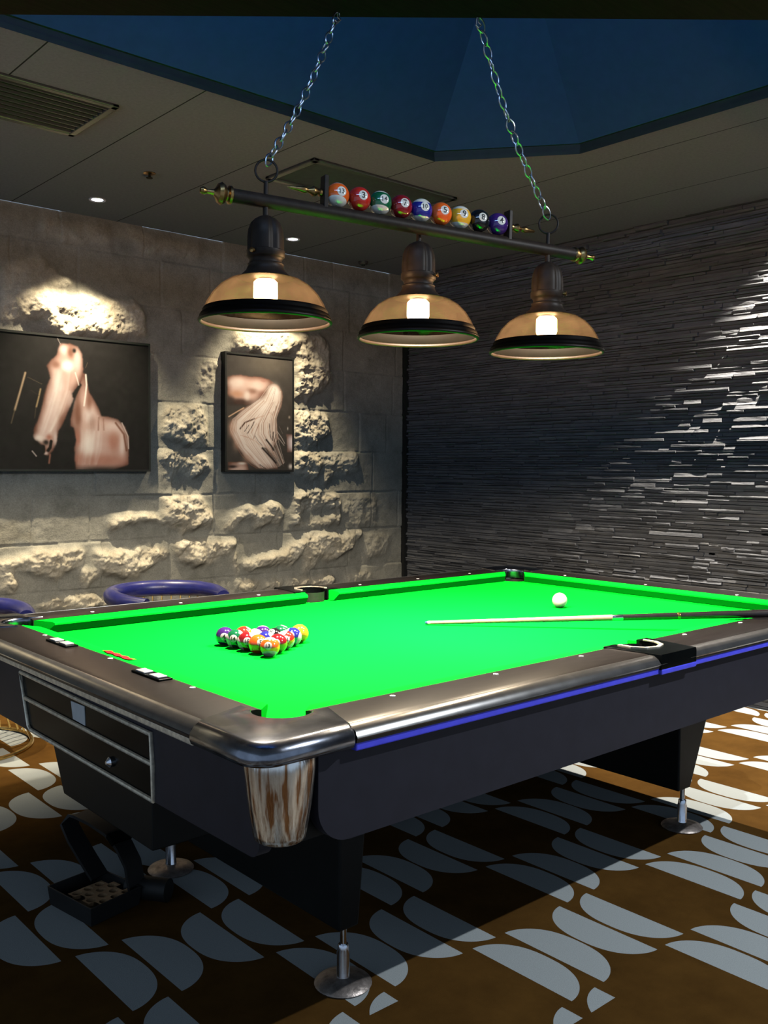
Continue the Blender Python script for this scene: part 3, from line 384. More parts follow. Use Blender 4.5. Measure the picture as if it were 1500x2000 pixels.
at = me.attributes.new('cleft', 'FLOAT', 'POINT'); at.data.foreach_set('value', np.concatenate([np.clip(soft * 1.2, 0, 1).ravel(), np.zeros(8)]).astype(np.float32))
me.materials.append(MAT['stone']); me.validate(); me.update()
wl = bpy.data.objects.new('wall_left', me); COL.objects.link(wl); struct(wl)

# ---- right wall of thin split-face slate strips
m = MB(); m.add([(XW, -3.6, 0), (XW, YW, 0), (XW, YW, CEIL), (XW, -3.6, CEIL)], [(0, 1, 2, 3)])
z = 0; rr = random.Random(3)
while z < CEIL - .004:
    hgt = min(rr.choice((.014, .017, .020, .025)), CEIL - z); y = -1.6 - rr.random() * .3
    while y < YW - .02:
        ln = rr.uniform(.07, .34); y1 = min(y + ln, YW - .004); d0 = rr.choice((.004, .008, .012, .018, .026)) + rr.uniform(0, .004)
        ns = 3 if y1 > .2 else 1; g = .0008
        tilt = rr.uniform(-.004, .006)
        ring = []
        for k in range(ns + 1):
            yy = y + g + (y1 - y - 2 * g) * k / ns; j = rr.uniform(-.003, .003)
            ring.append([(XW, yy, z + g), (XW - d0 - j + tilt, yy, z + g + rr.uniform(0, .002)), (XW - d0 - j - tilt - rr.uniform(0, .002), yy, z + hgt * .55), (XW - d0 - j * .5 - tilt, yy, z + hgt - g - rr.uniform(0, .003)), (XW, yy, z + hgt - g)])
        m.loft(ring); y = y1
    z += hgt
struct(make('wall_right', m, 'slate', smooth=0))
# dark corner strip between the two walls
m = MB().box((3.742, 3.69, 0), (3.775, 3.735, CEIL)); struct(make('trim_3', m, 'black', smooth=0))

# ================================================================ CEILING FITTINGS
def downlight(x, y, label):
    t = thing('recessed_downlight', (x, y, CEIL), label, 'ceiling light', 'recessed downlights along the stone wall')
    m = MB().lathe([(.030, -.001), (.044, -.004), (.046, 0), (.044, .003), (.03, .004)], (x, y, CEIL)); make('trim_ring', m, 'white', t)
    m = MB().lathe([(.0001, -.002), (.018, -.003), (.031, -.001)], (x, y, CEIL), n=24); make('lens', m, 'led', t)
downlight(1.176, 3.371, 'small bright downlight on the open ceiling above the large horse-head picture')
downlight(2.464, 3.363, 'small bright downlight half hidden behind the neck of the left pendant lamp')

t = thing('air_vent', (.2, 2.27, CEIL), 'dark slotted air vent set in the ceiling at the far left', 'vent')
vx0, vx1, vy0, vy1 = -.55, .665, 2.045, 2.49
m = MB()
for a, b in (((vx0, vy0, CEIL - .014), (vx1, vy0 + .03, CEIL)), ((vx0, vy1 - .03, CEIL - .014), (vx1, vy1, CEIL)), ((vx0, vy0, CEIL - .014), (vx0 + .03, vy1, CEIL)), ((vx1 - .03, vy0, CEIL - .014), (vx1, vy1, CEIL))): m.box(a, b)
make('frame', m, 'vent', t, smooth=0, bevel=.004)
make('backing', MB().box((vx0 + .02, vy0 + .02, CEIL - .002), (vx1 - .02, vy1 - .02, CEIL - .0005)), 'vent_dark', t, smooth=0)
for k in range(9):
    yy = vy0 + .05 + k * .0435
    m = MB().obox(((vx0 + vx1) / 2, yy, CEIL - .008), ((vx1 - vx0) / 2 - .03, 0, 0), (0, .0022, 0), (0, 0, .0058)); make('slat', m, 'vent', t, smooth=0)
t = thing('ceiling_hatch', (2.1, 2.22, CEIL), 'dark framed access panel in the ceiling behind the row of balls', 'hatch')
hx0, hx1, hy0, hy1 = 1.612, 2.56, 2.02, 2.42
m = MB()
for a, b in (((hx0, hy0, CEIL - .016), (hx1, hy0 + .035, CEIL)), ((hx0, hy1 - .035, CEIL - .016), (hx1, hy1, CEIL)), ((hx0, hy0, CEIL - .016), (hx0 + .035, hy1, CEIL)), ((hx1 - .035, hy0, CEIL - .016), (hx1, hy1, CEIL))): m.box(a, b)
make('frame', m, 'vent', t, smooth=0, bevel=.005)
make('panel', MB().box((hx0 + .03, hy0 + .03, CEIL - .004), (hx1 - .03, hy1 - .03, CEIL - .0005)), 'hatch', t, smooth=0)
t = thing('ceiling_sprinkler', (1.165, 2.759, CEIL), 'small brass sprinkler head on the bare grey ceiling', 'sprinkler')
make('escutcheon', MB().lathe([(.03, 0), (.03, -.004), (.018, -.008), (.0001, -.008)], (1.165, 2.759, CEIL + .001), n=20), 'brass', t)
make('deflector', MB().lathe([(.006, -.008), (.006, -.02), (.016, -.022), (.016, -.025), (.0001, -.025)], (1.165, 2.759, CEIL), n=16), 'bronze', t)
t = thing('smoke_detector', (3.2, 3.55, CEIL), 'tiny dark detector on the ceiling near the corner of the two walls', 'detector')
make('housing', MB().lathe([(.034, 0), (.034, -.012), (.024, -.022), (.0001, -.024)], (3.2, 3.55, CEIL), n=24), 'vent', t)
make('sensor_cap', MB().lathe([(.012, -.022), (.012, -.03), (.0001, -.031)], (3.2, 3.55, CEIL), n=16), 'black', t)

# ================================================================ PICTURES
def paint(gu, gv, ops, bg):
    img = np.ones(gu.shape + (3,)) * np.array(bg, float)
    n_ = fract_noise(gu.shape, 10, 4, 2)[..., None]
    for op in ops:
        kind, geo, colr, p = op[:4]; colr = np.array(colr, float)
        if kind == 'p':
            a = inpoly(gu, gv, geo).astype(float); inn = np.clip((blur(a, 7, 2) - .45) * 1.9, 0, 1)[..., None]; colr = colr * (np.array((.52, .42, .38)) * (1 - inn) + inn); a = blur(a, 1, 1)
        elif kind == 'b':
            q = ((gu - geo[0]) / geo[2]) ** 2 + ((gv - geo[1]) / geo[3]) ** 2; a = p * np.exp(-1.1 * q ** 1.3)
            img_l = img.sum(-1) > 110                        # soft tones stay on the animal, not on the backdrop
            if sum(colr) > 160: a = a * blur(img_l.astype(float), 1, 1)
        else:
            a = np.zeros(gu.shape); wd = op[4]
            for (x0, y0), (x1, y1) in zip(geo[:-1], geo[1:]):
                dx, dy = x1 - x0, y1 - y0; tt = np.clip(((gu - x0) * dx + (gv - y0) * dy) / (dx * dx + dy * dy + 1e-12), 0, 1)
                d = np.hypot(gu - x0 - tt * dx, gv - y0 - tt * dy); a = np.maximum(a, p * np.clip(1.25 - d / (wd * .5), 0, 1))
        a = a[..., None]; img = img * (1 - a) + colr * a
    img = np.clip(img + n_ * 3, 0, 255) / 255
    return np.where(img <= .04045, img / 12.92, ((img + .055) / 1.055) ** 2.4)
def picture(name, x0, x1, z0, z1, skew, ops, bg, label):
    y = YW - .05; t = thing(name, ((x0 + x1) / 2, YW, z0), label, 'picture', 'horse pictures on the stone wall')
    nu, nv = int((x1 - x0) / .0035), int((z1 - z0) / .0035)
    gu, gv = np.meshgrid(np.linspace(x0, x1, nu), np.linspace(z0, z1, nv))
    img = paint(gu, gv, ops, bg)
    V = np.stack([gu.ravel() - (x0 + x1) / 2, np.full(gu.size, y - YW), gv.ravel() - z0], 1)
    idx = np.arange(nu * nv).reshape(nv, nu)
    F = np.stack([idx[:-1, :-1].ravel(), idx[:-1, 1:].ravel(), idx[1:, 1:].ravel(), idx[1:, :-1].ravel()], 1)
    me = bpy.data.meshes.new('print'); me.from_pydata(V.tolist(), [], F.tolist())
    ca = me.attributes.new('print', 'FLOAT_COLOR', 'POINT'); ca.data.foreach_set('color', np.concatenate([img.reshape(-1, 3), np.ones((gu.size, 1))], 1).astype(np.float32).ravel())
    me.materials.append(MAT['print']); me.update()
    o = bpy.data.objects.new('print', me); COL.objects.link(o); o.parent = t; ORIG[o] = ORIG[t]
    m = MB(); e = .012
    m.box((x0 - e, y - .004, z0 - e), (x0, YW - .001, z1 + e)); m.box((x1, y - .004, z0 - e), (x1 + e, YW - .001, z1 + e))
    m.box((x0, y - .004, z0 - e), (x1, YW - .001, z0)); m.box((x0, y - .004, z1), (x1, YW - .001, z1 + e)); m.box((x0, y + .003, z0), (x1, y + .006, z1))
    make('frame', m, 'canvas_side', t, smooth=0)
picture('horse_picture', .32, 1.628, 1.262, 2.002, 0, HORSE_HEAD, (30, 28, 27), 'large dark framed picture of a pale horse head and chest')
picture('horse_picture', 2.172, 2.687, 1.262, 2.004, 0, HORSE_TAIL, (66, 61, 57), 'small upright picture of a pale horse seen from behind with flowing tail')

# ================================================================ POOL TABLE
T = thing('pool_table', (L / 2, W / 2, 0), 'large black pool table with bright green cloth and chrome corners', 'pool table')
CPK = [(.02, .02), (L - .02, .02), (L - .02, W - .02), (.02, W - .02)]; CR_ = .058      # corner pockets
SPK = [(L / 2, -.036), (L / 2, W + .036)]; SR_ = .056                                    # side pockets
# bed
pts = []
e = .02
def corner_arc(c, a_in, a_out):
    return arc(c[0], c[1], CR_, a_in, a_out, 10)
ang = math.degrees(math.acos(.04 / CR_))
pts += [(-e, .052)] + arc(.004, .004, .052, 113, -23, 8)[1:-1] + [(.052, -e)]      # clockwise bite at the near corner
s_ang = math.degrees(math.asin((SPK[0][1] + e) / -SR_)) if False else math.degrees(math.asin(.016 / SR_))
pts += [(x, y) for x, y in arc(SPK[0][0], SPK[0][1], SR_, 180 - s_ang, s_ang, 8)]
pts += corner_arc(CPK[1], 270 - ang, ang)
pts += corner_arc(CPK[2], 0 - ang, -270 + ang)
pts += [(x, y) for x, y in arc(SPK[1][0], SPK[1][1], SR_, 360 - s_ang, 180 + s_ang, 8)]
pts += corner_arc(CPK[3], 90 - ang, -180 + ang)
bed = make('playing_bed', MB().prism(pts, lambda p: (*p, BED_Z - .03), lambda p: (*p, BED_Z)), 'cloth', T, smooth=0)

CUSH = [(-.004, BED_Z + .002), (-.004, .7975), (.006, .799), (.044, .795), (.050, .790), (.049, .785), (.040, .775), (.026, BED_Z + .002)]
RAILP = [(0, .769), (0, .799), (.012, .8015), (.115, .8015), (.142, .798), (.156, .790), (.162, .779), (.160, .769)]
def edge_piece(prof, a, b, flip, side, cut0=0, cut1=0, dmax=.05):
    """profile swept along one table side; side in 'near','far','left','right'; cut slants the ends"""
    rings = []
    for t, cut, sg in ((a, cut0, 1), (b, cut1, -1)):
        r = []
        for d, z in prof:
            s = t + sg * cut * max(d, 0) / dmax
            if side == 'near': r.append((s, d, z))
            elif side == 'far': r.append((s, W - d, z))
            elif side == 'left': r.append((d, s, z))
            else: r.append((L - d, s, z))
        rings.append(r)
    return MB().loft(rings)
RL = [(-d, z) for d, z in RAILP]
segs = [('near', .075, L / 2 - .07), ('near', L / 2 + .07, L - .075), ('far', .075, L / 2 - .07), ('far', L / 2 + .07, L - .075), ('left', .075, W - .075), ('right', .075, W - .075)]
for side, a, b in segs:
    short = side in ('left', 'right')
    c0 = .05 if (short or a < L / 2) else .018; c1 = .05 if (short or b > L / 2) else .018
    make('cushion', edge_piece(CUSH, a - .012, b + .012, 0, side, c0, c1), 'cloth', T, smooth=30)
    ext0 = .03 if (short or a < L / 2) else -.015; ext1 = .03 if (short or b > L / 2) else -.015
    ra = make('rail', edge_piece(RL, a - .012, b + .012, 0, side), 'rail', T, smooth=40)
    if short: ss = [W * .215, W * .5, W * .795]
    elif a < L / 2: ss = [L * .115, L * .254, L * .394]
    else: ss = [L * .606, L * .746, L * .885]
    for s in ss:
        d = -.03 if not short else -.016
        p = {'near': (s, d), 'far': (s, W - d), 'left': (d, s), 'right': (L - d, s)}[side]
        make('rail_sight', MB().lathe([(.0065, .8010), (.0065, .8026), (.0001, .8030)], (p[0], p[1], 0), n=14), 'sight', ra)
    make('highlight_edge', edge_piece([(-d, z) for d, z in ((.130, .7985), (.1305, .8002), (.143, .7992), (.1575, .7908), (.1636, .779), (.1618, .7755), (.155, .779), (.150, .790))], a - .012, b + .012, 0, side), 'edge', ra, smooth=50)  # metal strip added to stand for the highlight along the glossy rail edge
    # trim strip under the rail; near side coloured as a blue reflection
    if side == 'near': make('trim_strip', MB().box((a - .01, -.157, .7525), (b + .01, -.06, .769)), 'blue_reflection', T, smooth=0, bevel=.003)
    elif side == 'far': make('trim_strip', MB().box((a - .01, W + .06, .7525), (b + .01, W + .157, .769)), 'trim_metal', T, smooth=0, bevel=.003)
    elif side == 'left':
        m = MB().box((-.157, a - .01, .7545), (-.06, b + .01, .769)); make('trim_strip', m, 'trim_metal', T, smooth=0, bevel=.003)
    else: make('trim_strip', MB().box((L + .06, a - .01, .7525), (L + .157, b + .01, .769)), 'trim_metal', T, smooth=0, bevel=.003)

# chrome corner caps with a round bite for the pocket
def cap_outline(r_out, g):
    """near corner, origin at cloth corner; g grows the outline"""
    R = .055 + g; o = -.165 - g
    pts = [(-.023, .102), (o + .012, .062), (o, .050)]
    pts += [(o, o + R)] + arc(o + R, o + R, R, 180, 270, 10)[1:]
    pts += [(.050, o), (.062, o + .012), (.102, -.023)]
    a0 = math.degrees(math.atan2(-.035 - .0, .046)); 
    bite = arc(.02, .02, r_out, -47, -223, 16)
    return pts + bite
def capfn(k):
    sx = 1 if k in (0, 3) else -1; sy = 1 if k in (0, 1) else -1; ox = 0 if k in (0, 3) else L; oy = 0 if k in (0, 1) else W
    return lambda p, z: (ox + sx * p[0], oy + sy * p[1], z)
for k in range(4):
    fn = capfn(k); rings = []
    for g, z, rb in ((-.004, .762, .060), (.003, .765, .060), (.006, .774, .060), (.005, .786, .060), (-.003, .797, .060), (-.014, .8035, .062), (-.020, .8045, .064)):
        rings.append([fn(p, z) for p in cap_outline(rb, g)])
    make('corner_cap', MB().loft(rings), 'dark_chrome', T, smooth=50)
    c = CPK[k]
    m = MB().lathe([(.059, .7565), (.0585, .74), (.056, .70), (.03, .68), (.0001, .678)], (c[0], c[1], 0), n=28); make('pocket_liner', m, 'leather', T)
for j, (sx_, sy_) in enumerate(SPK):
    s = -1 if j == 0 else 1; oy = 0 if j == 0 else W
    o_ = [(-.105, .004), (-.085, -.163), (.085, -.163), (.105, .004), (.052, .004)] + arc(0, -.036, SR_ - .002, 40, -220, 14)[1:-1] + [(-.052, .004)]
    rings = []
    for z, g in ((.764, 0), (.768, .003), (.797, .003), (.8035, -.001), (.8045, -.004)):
        rings.append([(L / 2 + p[0] * (1 + g * 4), oy + (p[1] * (1 + g) if j == 0 else -p[1] * (1 + g)), z) for p in o_])
    pl = make('side_pocket_plate', MB().loft(rings), 'gloss_black', T, smooth=30)
    br = arc(0, -.036, SR_ + .012, 20, -200, 6); b2 = arc(0, -.036, SR_ + .0005, 20, -200, 6)[::-1]
    fnp = lambda p, z, oy=oy, j=j: (L / 2 + p[0], oy + (p[1] if j == 0 else -p[1]), z)
    make('pocket_bracket', MB().loft([[fnp(p, .8042) for p in br + b2], [fnp(p, .8075) for p in br + b2]]), 'trim_metal', pl, smooth=0)
    make('pocket_lip', MB().box((L / 2 - .085, oy - .165 if j == 0 else oy + .08, .7515), (L / 2 + .085, oy - .08 if j == 0 else oy + .165, .7655)), 'blue_reflection' if j == 0 else 'trim_metal', pl, smooth=0, bevel=.003)  # near lip carries the same painted blue reflection
    make('pocket_liner', MB().lathe([(SR_, .795), (SR_ - .002, .75), (SR_ - .006, .70), (.0001, .68)], (sx_, sy_, 0), n=24), 'leather', T)

# aprons
def apron_poly(a, b, z0, z1, r):
    return [(a, z1), (a, z0 + r)] + arc(a + r, z0 + r, r, 180, 270, 8)[1:] + arc(b - r, z0 + r, r, 270, 360, 8) + [(b, z1)]
for oy, s in ((-.138, 1), (W + .138, -1)):
    P_ = apron_poly(-.01, L + .01, .580, .754, .075); make('apron', MB().prism(P_, lambda p: (p[0], oy, p[1]), lambda p: (p[0], oy + s * .03, p[1])), 'apron', T, smooth=40)
for ox, s in ((-.095, 1), (L + .095, -1)):
    P_ = apron_poly(-.07, W + .07, .558, .756, .03); en = make('apron', MB().prism(P_, lambda p: (ox, p[0], p[1]), lambda p: (ox + s * .03, p[0], p[1])), 'apron', T, smooth=40)
    if s == 1: END = en
make('cabinet', MB().box((-.06, -.10, .585), (L + .06, W + .10, .7265)), 'leg', T, smooth=0)
# corner cups (polished ball-catch castings under each corner)
for k in range(4):
    fn = capfn(k); ctr = fn((-.069, -.099) if k in (0, 2) else (-.085, -.085), 0)
    prof = [(.0645, .7635), (.066, .758), (.066, .74), (.0585, .67), (.050, .618), (.0475, .608), (.043, .604), (.0001, .603)]
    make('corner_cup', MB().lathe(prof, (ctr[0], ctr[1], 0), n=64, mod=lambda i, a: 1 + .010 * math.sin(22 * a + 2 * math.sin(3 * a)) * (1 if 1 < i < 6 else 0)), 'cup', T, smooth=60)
# ball return door on the near end
fx = -.0955
def fr(y, z): return (fx, y, z)
TL, BL, TR, BR_, ML, MR = (1.100, .713), (1.042, .568), (.341, .706), (.331, .562), (1.070, .647), (.336, .641)
make('return_panel', MB().prism([TL, BL, BR_, TR], lambda p: (fx - .001, *p), lambda p: (fx + .01, *p)), 'gloss_black', END, smooth=0)
for nm, a, b in (('upper_panel', (TL, ML, MR, TR), 0),):
    pass
loop = [TL, (1.045, .575), (1.03, .566), BR_, (.335, .64), TR]
m = MB().tube([(fx - .003, *p) for p in loop], .0055, 8, closed=True); m.tube([(fx - .003, *ML), (fx - .003, *MR)], .0055, 8)
make('door_frame', m, 'trim_metal', END)
make('name_plate', MB().prism([(.764, .697), (.752, .654), (.680, .652), (.684, .699)], lambda p: (fx - .0025, *p), lambda p: (fx, *p)), 'label', END, smooth=0)
make('door_lock', MB().lathe([(.012, .0), (.012, .006), (.009, .009), (.004, .014), (.0001, .014)], (fx - .001, .539, .597), (-1, 0, 0), n=18), 'chrome', END)
# ball return box below
P_ = [(.43, .405), (.93, .405), (1.02, .56), (.43, .56)]
make('return_box', MB().prism(P_, lambda p: (-.05, *p), lambda p: (.40, *p)), 'leg', T, smooth=0, bevel=.004)
# score counters on the near end rail
for yc in (.985, .472):
    sc_ = make('score_counter', MB().box((-.046, yc - .068, .8012), (-.010, yc + .068, .8060)), 'gloss_black', T, smooth=0, bevel=.002)
    for dy in (-.033, .033):
        make('counter_tab', MB().box((-.042, yc + dy - .021, .8055), (-.016, yc + dy + .021, .8095)), 'tab', sc_, smooth=0, bevel=.002)
# red stitched mark on the near end cushion
m = MB(); pr = None; row0, row1 = [], []
for i in range(13):
    y = .826 - i * .0125; wv = .003 * math.sin(i * 1.7); row0.append((.014 + wv, y, .7996)); row1.append((.034 + wv, y, .7973))
m.add(row0 + row1, [(i, i + 1, 14 + i, 13 + i) for i in range(12)]); bm_ = m
make('cloth_mark', MB().loft([row0, [(a, b, c + .0012) for a, b, c in row0], [(a, b, c + .0012) for a, b, c in row1], row1], closed=False, cap=False), 'red', T, smooth=0)
# pedestals and feet
def ped(xb0, xb1, xt0, xt1):
    P_ = [(xb0, .15), (xb1, .15), (xt1, .56), (xt0, .56)]
    return make('pedestal', MB().prism(P_, lambda p: (p[0], .25, p[1]), lambda p: (p[0], 1.18, p[1])), 'leg', T, smooth=0, bevel=.006)
ped(.355, .417, .352, .452); ped(1.886, 1.965, 1.886, 2.15)
for (x, y) in ((.389, .277), (1.957, .277), (.389, 1.15), (1.957, 1.15)):
    f = make('foot', MB().lathe([(.0001, 0), (.070, 0), (.0725, .004), (.068, .009), (.045, .017), (.022, .021), (.0001, .021)], (x, y, 0), n=36), 'foot', T, smooth=60)
    make('foot_sleeve', MB().lathe([(.0185, .016), (.0185, .022), (.0165, .026), (.0165, .082), (.0145, .088), (.0145, .098), (.012, .102), (.0001, .102)], (x, y, 0), n=24), 'chrome', f)
    make('foot_stem', MB().lathe([(.0085, .10), (.0085, .158), (.0001, .158)], (x, y, 0), n=16), 'chrome', f)

# ================================================================ BALLS
FONTV = {}
def text_verts(s):
    if s not in FONTV:
        cu = bpy.data.curves.new('t', 'FONT'); cu.body = s; cu.align_x = 'CENTER'; cu.align_y = 'CENTER'; cu.size = 1; cu.resolution_u = 3; cu.offset = .018
        ob = bpy.data.objects.new('t', cu); COL.objects.link(ob); dg = bpy.context.evaluated_depsgraph_get(); dg.update()
        me = bpy.data.meshes.new_from_object(ob.evaluated_get(dg)); bm = bmesh.new(); bm.from_mesh(me)
        bmesh.ops.triangulate(bm, faces=bm.faces); bmesh.ops.subdivide_edges(bm, edges=bm.edges, cuts=1)
        bm.verts.index_update(); v = [tuple(x.co) for x in bm.verts]; f = [tuple(q.index for q in p.verts) for p in bm.faces]
        xs = [p[0] for p in v]; ys = [p[1] for p in v]; cx, cy = (max(xs) + min(xs)) / 2, (max(ys) + min(ys)) / 2
        FONTV[s] = ([(x - cx, y - cy) for x, y, z in v], f); bm.free(); bpy.data.meshes.remove(me); bpy.data.objects.remove(ob); bpy.data.curves.remove(cu)
    return FONTV[s]
BC = {1: (.72, .36, .02), 2: (.018, .02, .20), 3: (.45, .022, .012), 4: (.045, .014, .12), 5: (.70, .105, .012), 6: (.006, .095, .035), 7: (.20, .008, .011), 8: (.008, .008, .008)}
NMAT = {1: 'yellow', 2: 'blue', 3: 'red', 4: 'purple', 5: 'orange', 6: 'green', 7: 'maroon', 8: 'black'}
for n_, c_ in BC.items(): MAT['ball%d' % n_] = pm(NMAT[n_] + '_ball_resin', c_, .12, 0, .5, .04, 40, coat=.4)
MAT['ivory'] = pm('ivory_ball_resin', (.62, .58, .49), .12, 0, .5, .03, 40, coat=.4)
def ball(num, loc, R, axis, numdir, parent=None, name='pool_ball'):
    ax = Vector(axis).normalized(); m = MB(); K = 20; n = 36
    up = Vector((0, 0, 1)) if abs(ax.z) < .9 else Vector((1, 0, 0)); u = ax.cross(up).normalized(); w = ax.cross(u); loc = Vector(loc)
    rings = []; th = [0.002] + [PI * i / K for i in range(1, K)] + [PI - .002]
    for t_ in th: rings.append([loc + R * (math.cos(t_) * ax + math.sin(t_) * (math.cos(2 * PI * k / n) * u + math.sin(2 * PI * k / n) * w)) for k in range(n)])
    base_ = ((num - 1) % 8) + 1 if num else 0
    cm = 'ivory' if not num else 'ball%d' % (base_ if num <= 8 else num - 8)
    for i in range(K):
        stripe = num > 8 and (th[i] < .93 - .01 or th[i + 1] > PI - .93 + .01)
        m.loft([rings[i], rings[i + 1]], 1 if stripe else 0, cap=(False))
    m.add(rings[0], [tuple(range(n))], 1 if num > 8 else 0); m.add(rings[-1], [tuple(range(n))], 1 if num > 8 else 0)
    o = make(name, m, [cm, 'ivory'], parent, loc, smooth=180)
    # weld the rings so that the shading is continuous
    bm = bmesh.new(); bm.from_mesh(o.data); bmesh.ops.remove_doubles(bm, verts=bm.verts, dist=1e-5); bm.to_mesh(o.data); bm.free()
    if num:
        nd_ = Vector(numdir).normalized(); ru = Vector((0, 0, 1)); rx = ru.cross(nd_).normalized(); ry = nd_.cross(rx)
        s = MB(); rd = .40; pr = [0.0, .5, 1.0]
        def sp(a, b, k): 
            d = nd_ * math.sqrt(max(0, 1 - a * a - b * b)) + rx * a + ry * b; return loc + d.normalized() * R * k
        rr_ = [[sp(rd * q * math.cos(2 * PI * k / 24), rd * q * math.sin(2 * PI * k / 24), 1.006) for k in range(24)] for q in (.02, .35, .7, 1)] + [[sp(rd * 1.01 * math.cos(2 * PI * k / 24), rd * 1.01 * math.sin(2 * PI * k / 24), .995) for k in range(24)]]
        s.loft(rr_, 0, cap=False); s.add(rr_[0], [tuple(range(24))], 0)
        tv, tf = text_verts(str(num)); sc = .72 if num < 10 else .56
        s.add([sp(x * sc, y * sc, 1.012) for x, y in tv], tf, 1)
        make('number_spot', s, ['ivory', 'black'], o, smooth=60)
    return o
Rb = .0276
ap = Vector((.428, .655, 0)); dl = Vector((math.cos(math.radians(92)), math.sin(math.radians(92)), 0)); dr = Vector((math.cos(math.radians(32)), math.sin(math.radians(32)), 0))
rack = [[13], [5, 7], [15, 2, 11], [14, 9, 8, 10], [4, 3, 12, 6, 1]]
names = {1: 'yellow', 2: 'blue', 3: 'red', 4: 'purple', 5: 'orange', 6: 'green', 7: 'maroon', 8: 'black'}
where = {13: 'at the front point of the racked triangle', 5: 'second on the left edge of the racked triangle', 7: 'second on the right edge of the racked triangle',
         15: 'third on the left edge of the racked triangle', 2: 'in the very middle of the racked triangle', 11: 'third on the right edge of the racked triangle', 14: 'fourth on the left edge of the racked triangle',
         9: 'in the rack, left neighbour of the black ball', 8: 'inside the racked triangle', 10: 'fourth on the right edge of the racked triangle', 4: 'at the left corner of the racked triangle',
         3: 'in the rack, touching the purple corner ball', 12: 'in the middle of the back row', 6: 'in the rack, touching the yellow corner ball', 1: 'at the right corner of the racked triangle'}
tilt = {13: (.26, .36, 1), 15: (.9, -.5, .45), 14: (.85, -.5, .35), 11: (-.5, .3, .7), 10: (-.7, .6, .3), 9: (.2, -.6, .7), 12: (.5, .5, .8)}
for i, row in enumerate(rack):
    for j, nn in enumerate(row):
        p = ap + dr * (2 * Rb * 1.005) * j + dl * (2 * Rb * 1.005) * (i - j); p.z = BED_Z + Rb + .0003
        tc = (CAM - p).normalized(); q = tc + Vector(CR) * random.uniform(-.25, .35) + Vector((0, 0, random.uniform(-.1, .25)))
        if nn in (2, 3, 12, 6, 1, 9, 8): q = Vector((random.uniform(-.6, .6), random.uniform(-.6, .6), .6))
        if nn == 13: q = tc - Vector(CR) * .2 + Vector((0, 0, .12))
        o = ball(nn, p, Rb, tilt.get(nn, (0, 0, 1)), q)
        kind = ('solid %s' % names[nn]) if nn <= 8 else ('white and %s striped' % names[nn - 8])
        tag(o, '%s pool ball %s' % (kind, where[nn]), 'pool ball', 'racked pool balls')
o = ball(0, (1.800, .718, BED_Z + Rb * 1.04), Rb * 1.04, (0, 0, 1), (0, 0, 1), name='cue_ball')
tag(o, 'plain white cue ball alone on the green cloth behind the cue', 'cue ball')

# ================================================================ CUE
A = Vector((1.13, .761, BED_Z + .0072)); B_ = Vector((1.92, -.072, .8210)); d = (B_ - A).normalized()
t = thing('pool_cue', tuple(A), 'pool cue with pale wood shaft and black butt lying across the table', 'cue')
P = lambda s: A + d * s
jn = .622
make('shaft', MB().loft([[P(s) + r * (math.cos(a) * d.orthogonal().normalized() + math.sin(a) * d.cross(d.orthogonal().normalized())) for a in np.linspace(0, 2 * PI, 17)[:-1]] for s, r in ((.018, .0060), (.3, .0078), (jn, .0100))]), 'cue_wood', t)
ax = tuple(d)
make('tip', MB().lathe([(.0001, 0), (.0045, .001), (.0058, .005), (.006, .010)], A, ax, 16, cap=True), 'blue_pad', t)
make('ferrule', MB().lathe([(.0061, .009), (.0062, .019)], A, ax, 16, cap=True), 'ivory', t)
make('joint_collar', MB().lathe([(.0102, jn - .002), (.0106, jn), (.0108, jn + .03), (.0106, jn + .032)], A, ax, 20, cap=True), 'chrome', t)
make('butt', MB().lathe([(.0106, jn + .03), (.0128, 1.0), (.0145, 1.42), (.0146, 1.44), (.0001, 1.442)], A, ax, 20), 'cue_black', t)
make('butt_ring', MB().lathe([(.0117, .83), (.0121, .831), (.0122, .838), (.0118, .839)], A, ax, 20), 'brass', t)

# ================================================================ PENDANT FIXTURE
LP = [Vector((.476, .748, 2.036)), Vector((.988, .662, 2.031)), Vector((1.438, .510, 2.011))]
LP[1] = LP[0].lerp(LP[2], .515) + Vector((.005, .02, .004))
bx = (LP[2] - LP[0]).normalized(); by = Vector((0, 0, 1)).cross(bx).normalized(); bz = bx.cross(by)
S0 = LP[0] - bx * .105; S1 = LP[2] + bx * .112
FX = thing('pendant_light_bar', tuple(LP[1]), 'hanging bronze bar with three amber glass lamps and a row of balls', 'pendant light')
make('bar', MB().tube([S0, S1], .0195, 20), 'bronze', FX)
def finial(o, ax, k=1.0):
    return MB().lathe([(.021 * k, 0), (.025 * k, .003), (.025 * k, .010), (.018 * k, .014), (.018 * k, .018), (.026 * k, .022), (.031 * k, .031), (.026 * k, .041), (.014 * k, .047), (.008 * k, .053), (.0065 * k, .072), (.009 * k, .076), (.011 * k, .083), (.008 * k, .09), (.0001, .092)], o, ax, 24)
make('finial', finial(S0 + bx * .006, tuple(-bx)), 'brass', FX); make('finial', finial(S1 - bx * .006, tuple(bx), .95), 'brass', FX)
